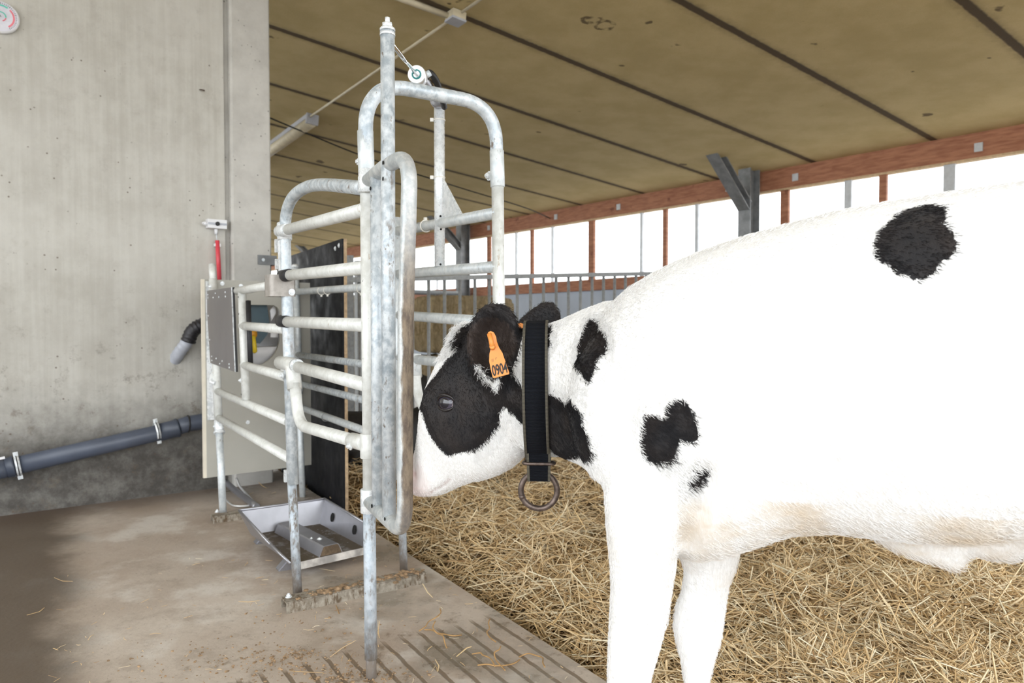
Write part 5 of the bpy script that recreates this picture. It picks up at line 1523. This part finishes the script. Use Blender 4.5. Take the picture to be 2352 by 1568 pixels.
# ---------------------------------------------------------------- resting calves in the bedding beyond
def resting_calf(loc, ang, label, mat, sc_=1.0, up_head=True):
    bm2 = bmesh.new()
    loft(bm2, [(V((x, 0, zt_)), V((x, 0, zb_)), V((0, w, 0)), .05) for x, zt_, zb_, w in
               ((-.56, .30, .14, .05), (-.50, .42, .04, .15), (-.35, .50, .0, .24), (-.1, .49, -.02, .27), (.15, .50, .0, .25), (.32, .50, .06, .18), (.42, .44, .16, .10))], 24)
    hx_, hz_ = (.60, .66) if up_head else (.66, .40)
    limb(bm2, [V((.28, 0, .36)), V((.42, 0, .46)), V((hx_ - .06, 0, hz_))], [(.15, .12), (.12, .09), (.09, .07)], 18, Z)
    loft(bm2, [(V((hx_ - .10, 0, hz_ + .07)), V((hx_ - .06, 0, hz_ - .10)), V((0, .06, 0)), 0), (V((hx_ + .02, 0, hz_ + .075)), V((hx_ + .02, 0, hz_ - .09)), V((0, .085, 0)), 0),
               (V((hx_ + .14, 0, hz_ + .03)), V((hx_ + .12, 0, hz_ - .09)), V((0, .06, 0)), 0), (V((hx_ + .24, 0, hz_ - .01)), V((hx_ + .21, 0, hz_ - .09)), V((0, .045, 0)), 0), (V((hx_ + .26, 0, hz_ - .03)), V((hx_ + .25, 0, hz_ - .07)), V((0, .02, 0)), 0)], 20)
    for s in (-1, 1):
        limb(bm2, [V((hx_ - .05, s * .07, hz_ + .03)), V((hx_ - .07, s * .14, hz_ + .05)), V((hx_ - .08, s * .20, hz_ + .02))], [(.03, .014), (.045, .014), (.012, .008)], 14, Z)
        limb(bm2, [V((.30, s * .17, .16)), V((.46, s * .18, .10)), V((.30, s * .24, .05)), V((.16, s * .25, .04))], [.07, .05, .035, .03], 14)
        limb(bm2, [V((-.38, s * .2, .22)), V((-.16, s * .26, .18)), V((-.34, s * .29, .06)), V((-.12, s * .29, .04))], [.11, .08, .045, .035], 14)
    m_ = fuse(bm2, .016, 5, .5)
    R3 = Matrix.Rotation(ang, 4, 'Z')
    for v in m_.vertices: v.co = V(loc) + (R3 @ V(v.co)) * sc_
    t_ = thing('resting_calf', loc, label, 'calf')
    link('body', m_, mat, t_)
    for s in (-1, 1):
        bmE = bmesh.new(); bmesh.ops.create_uvsphere(bmE, u_segments=12, v_segments=8, radius=.014)
        for v in bmE.verts: v.co = V(loc) + (R3 @ (V(v.co) + V((hx_ + .05, s * .078, hz_ + .02)))) * sc_
        me = bpy.data.meshes.new('eyeball'); bmE.to_mesh(me); bmE.free(); link('eyeball', me, M['black_rubber'], t_)
    return t_
hol = NT('holstein_coat', .7)
hol.color(hol.mix(hol.ramp(hol.noise(4.5, 1, .4), .50, .512), (.015, .014, .015), (.78, .77, .75)))
blkc = plain('black_calf_coat', (.014, .013, .013), .65, 0, .3, 40)
p_ = V((-0.9060,5.0000,0.2045)); resting_calf(V((p_.x, p_.y, -.04)), math.radians(12), 'black calf resting in the straw behind the upright gate tubes', blkc, .85, False)
p_ = V((-0.8067,6.9000,-0.0978)); resting_calf(V((p_.x + .2, p_.y, .0)), math.radians(168), 'small black and white calf lying behind the bar fence near the bales', hol.m, .95)

# ---------------------------------------------------------------- straw
def hbase(l, w):
    k = np.clip(w / .38, 0, 1); k = k * k * (3 - 2 * k)
    return -.10 + .115 * k + .018 * np.sin(l * 3.1 + w * 2.3) * k + .014 * np.sin(l * 7.7 - w * 5.1 + 1) * k + .008 * np.sin(l * 15 + w * 13) * k
sdv, wdv, e0 = np.array(SD), np.array(WD), np.array(E0)
ls = np.concatenate([np.linspace(-14, -3, 40), np.linspace(-2.9, 4.0, 180), np.linspace(4.2, 8, 12)])
ws = np.concatenate([np.linspace(-.02, 2.4, 90), np.linspace(2.5, 14, 50)])
Lg, Wg = np.meshgrid(ls, ws, indexing='ij')
hz = hbase(Lg, Wg) + rng.normal(0, .006, Lg.shape)
vs = (e0[None, None, :] + Lg[..., None] * sdv + Wg[..., None] * wdv); vs[..., 2] = hz
nl, nw = Lg.shape
fs = [(i * nw + j, i * nw + j + 1, (i + 1) * nw + j + 1, (i + 1) * nw + j) for i in range(nl - 1) for j in range(nw - 1) if (vs[i, j] - np.array(wb)) @ np.array(won) < -.02]
o = mesh('straw_bed', vs.reshape(-1, 3), fs, M['straw_base'], None, True)
o['kind'] = 'stuff'; o['label'] = 'packed bed of trampled straw filling the pen'; o['category'] = 'straw'

def stems(name, P, length, width, tilt, tone, mat):
    n = len(P)
    az = rng.uniform(0, 2 * PI, n); el = rng.normal(0, tilt, n)
    d = np.stack([np.cos(az) * np.cos(el), np.sin(az) * np.cos(el), np.sin(el)], 1)
    bend = rng.normal(0, .28, (n, 3)); bend[:, 2] -= .10
    d2 = d + bend; d2 /= np.linalg.norm(d2, axis=1)[:, None]
    up_ = np.stack([rng.normal(0, .5, n), rng.normal(0, .5, n), np.ones(n)], 1)
    s1 = np.cross(d, up_); s1 /= np.linalg.norm(s1, axis=1)[:, None]
    s2 = np.cross(d, s1)
    L2 = length[:, None] / 2
    c = [P - d * L2, P, P + d2 * L2]
    V3 = np.empty((n, 3, 3, 3))
    for r in range(3):
        wq = width * (1.0 if r == 1 else .75)
        for k, (a_, b_) in enumerate(((1, 0), (-1, .0), (0, .8))):
            V3[:, r, k] = c[r] + s1 * (wq * a_)[:, None] - s2 * (wq * b_)[:, None]
    base = (np.arange(n) * 9)[:, None]
    F = []
    for r in range(2):
        for k in range(3):
            k2 = (k + 1) % 3
            F.append(base + np.array([r * 3 + k, r * 3 + k2, (r + 1) * 3 + k2, (r + 1) * 3 + k])[None, :])
    F = np.concatenate(F, 0)
    me = bpy.data.meshes.new(name)
    me.vertices.add(n * 9); me.vertices.foreach_set('co', V3.reshape(-1))
    nf = len(F)
    me.loops.add(nf * 4); me.loops.foreach_set('vertex_index', F.reshape(-1).astype(np.int32))
    me.polygons.add(nf); me.polygons.foreach_set('loop_start', np.arange(0, nf * 4, 4, dtype=np.int32)); me.polygons.foreach_set('loop_total', np.full(nf, 4, np.int32))
    me.update(calc_edges=True)
    add_attr(me, 'tone', np.repeat(tone, 9))
    return link(name, me, mat)
def field(n, dmin, dmax, xr):
    """scatter over the straw side, denser close by"""
    out = np.empty((0, 2))
    while len(out) < n:
        d = 1 / rng.uniform(1 / dmax, 1 / dmin, n)
        x = rng.uniform(xr[0], xr[1], n) * d
        p = np.stack([x, d], 1)
        q_ = p - e0[None, :2]
        w = q_ @ wdv[:2]
        out = np.concatenate([out, p[(w > .015) & ((np.column_stack([p, np.zeros(len(p))]) - np.array(wb)) @ np.array(won) < -.12)]])
    return out[:n]
P2 = field(80000, 1.35, 9.0, (-.45, 1.15))
q_ = P2 - e0[None, :2]; l_, w_ = q_ @ sdv[:2], q_ @ wdv[:2]
n = len(P2)
fluff = rng.random(n) ** 1.6
P3 = np.column_stack([P2, hbase(l_, w_) + .002 + .075 * fluff * np.clip(w_ / .12, .15, 1)])
ln_ = rng.uniform(.05, .22, n) * np.where(rng.random(n) < .12, 1.5, 1)
ln_ = np.minimum(ln_, .04 + 2.0 * w_)
o = stems('loose_straw', P3, ln_, rng.uniform(.0013, .0030, n) * np.where(rng.random(n) < .12, 1.6, 1), .34, np.clip(rng.normal(.30, .17, n) + .42 * fluff, 0, 1), M['straw'])
o['kind'] = 'stuff'; o['label'] = 'loose golden straw stalks covering the pen bedding'; o['category'] = 'straw'
# single stalks blown onto the concrete
sp_xy = [(-.885,2.90), (-.27,2.65), (-.49,2.19), (-.40,2.30), (.07,2.22), (-.77,2.86), (-.61,2.46), (-.92,2.48), (-1.34,2.26), (-1.7,2.75), (-1.6,2.42), (-1.47,4.3), (-1.40,4.2), (-1.5,4.1), (-.16,2.14), (-.2,2.05), (-.55,2.02), (-.49,2.55)]
base_ = np.array(sp_xy * 2) + rng.normal(0, .03, (len(sp_xy) * 2, 2))
ext = np.column_stack([rng.uniform(-1.4, .3, 240), rng.uniform(1.7, 3.0, 240)])
fine_ = np.concatenate([base_, ext])
w_ = (fine_ - e0[None, :2]) @ wdv[:2]
fine_ = fine_[w_ < -.02]
n = len(fine_)
big_ = (np.arange(n) < len(base_) // 2)
P3 = np.column_stack([fine_, np.full(n, .004)])
o = stems('scattered_straw', P3, np.where(big_, rng.uniform(.05, .13, n), rng.uniform(.008, .035, n)), np.where(big_, rng.uniform(.0012, .0026, n), rng.uniform(.0006, .0012, n)), .03, np.clip(rng.normal(.45, .22, n), 0, 1), M['straw'])
o['kind'] = 'stuff'; o['label'] = 'single straw stalks and chaff scattered over the concrete floor'; o['category'] = 'straw'

# crumbs of dried dung on the grooved floor and along the foot beam
lump = MB()
def crumb(p, r):
    bmC = bmesh.new(); bmesh.ops.create_icosphere(bmC, subdivisions=1, radius=1)
    sx_, sy_, sz_ = random.uniform(.7, 1.5), random.uniform(.6, 1.2), random.uniform(.35, .7)
    a_ = random.uniform(0, PI)
    vs = []
    for v in bmC.verts:
        k = r * random.uniform(.75, 1.25)
        x, y = v.co.x * sx_ * k, v.co.y * sy_ * k
        vs.append(V(p) + V((x * math.cos(a_) - y * math.sin(a_), x * math.sin(a_) + y * math.cos(a_), v.co.z * sz_ * k + r * sz_ * .5)))
    lump.add(vs, [tuple(v.index for v in f.verts) for f in bmC.faces])
    bmC.free()
for c0_, sx2, n_ in (((-.70,2.06), .10, 220), ((-.48,2.00), .09, 160), ((-.66,2.13), .05, 120), ((-.40,2.00), .06, 120), ((-.92,2.10), .12, 90), ((-.70,2.35), .15, 60)):
    for k in range(n_):
        crumb((c0_[0] + random.gauss(0, sx2), c0_[1] + random.gauss(0, sx2 * .6), 0), abs(random.gauss(0, .0022)) + .0010)
fa_, fb_ = V(ma), V(mbp)
for k in range(150):
    t_ = random.betavariate(1.6, 1.1)
    p = fa_ + (fb_ - fa_) * t_ + V((random.gauss(0, .012), random.gauss(0, .02), .037))
    crumb(p, abs(random.gauss(0, .006)) + .002)
o = lump.build('dung_crumbs', plain('dry_dung_crumbs', (.30, .20, .115), .95, 0, .45, 60))
o['kind'] = 'stuff'; o['label'] = 'brown crumbs of dried dung on the grooved floor and stall foot beam'; o['category'] = 'dung'
tw_ = MB()
def stalk(pts_, r): tw_.tube(spline([V((x, y, z)) for x, y, z in pts_], 6), r, 6)
for x, y, a_ in ((-.12, 2.12, .4), (-.05, 2.20, 2.2), (-.20, 2.16, 1.2), (-.10, 2.05, -.5), (.02, 2.10, .9), (-.16, 2.25, 2.8), (-.02, 2.02, 1.7), (-.30, 2.28, .3)):
    ps = [V((x, y, .004))]
    for k in range(5):
        a_ += random.uniform(-.9, .9)
        ps.append(ps[-1] + V((math.cos(a_) * .028, math.sin(a_) * .028, random.uniform(-.004, .010))))
    tw_.tube(spline([V((p.x, p.y, max(.003, p.z))) for p in ps], 6), .0020, 6)
o = tw_.build('twisted_straw', plain('wet_brown_straw', (.42, .25, .10), .6, 0, .3, 30))
o['kind'] = 'stuff'; o['label'] = 'twisted damp straw lying on the grooved floor beside the slab edge'; o['category'] = 'straw'
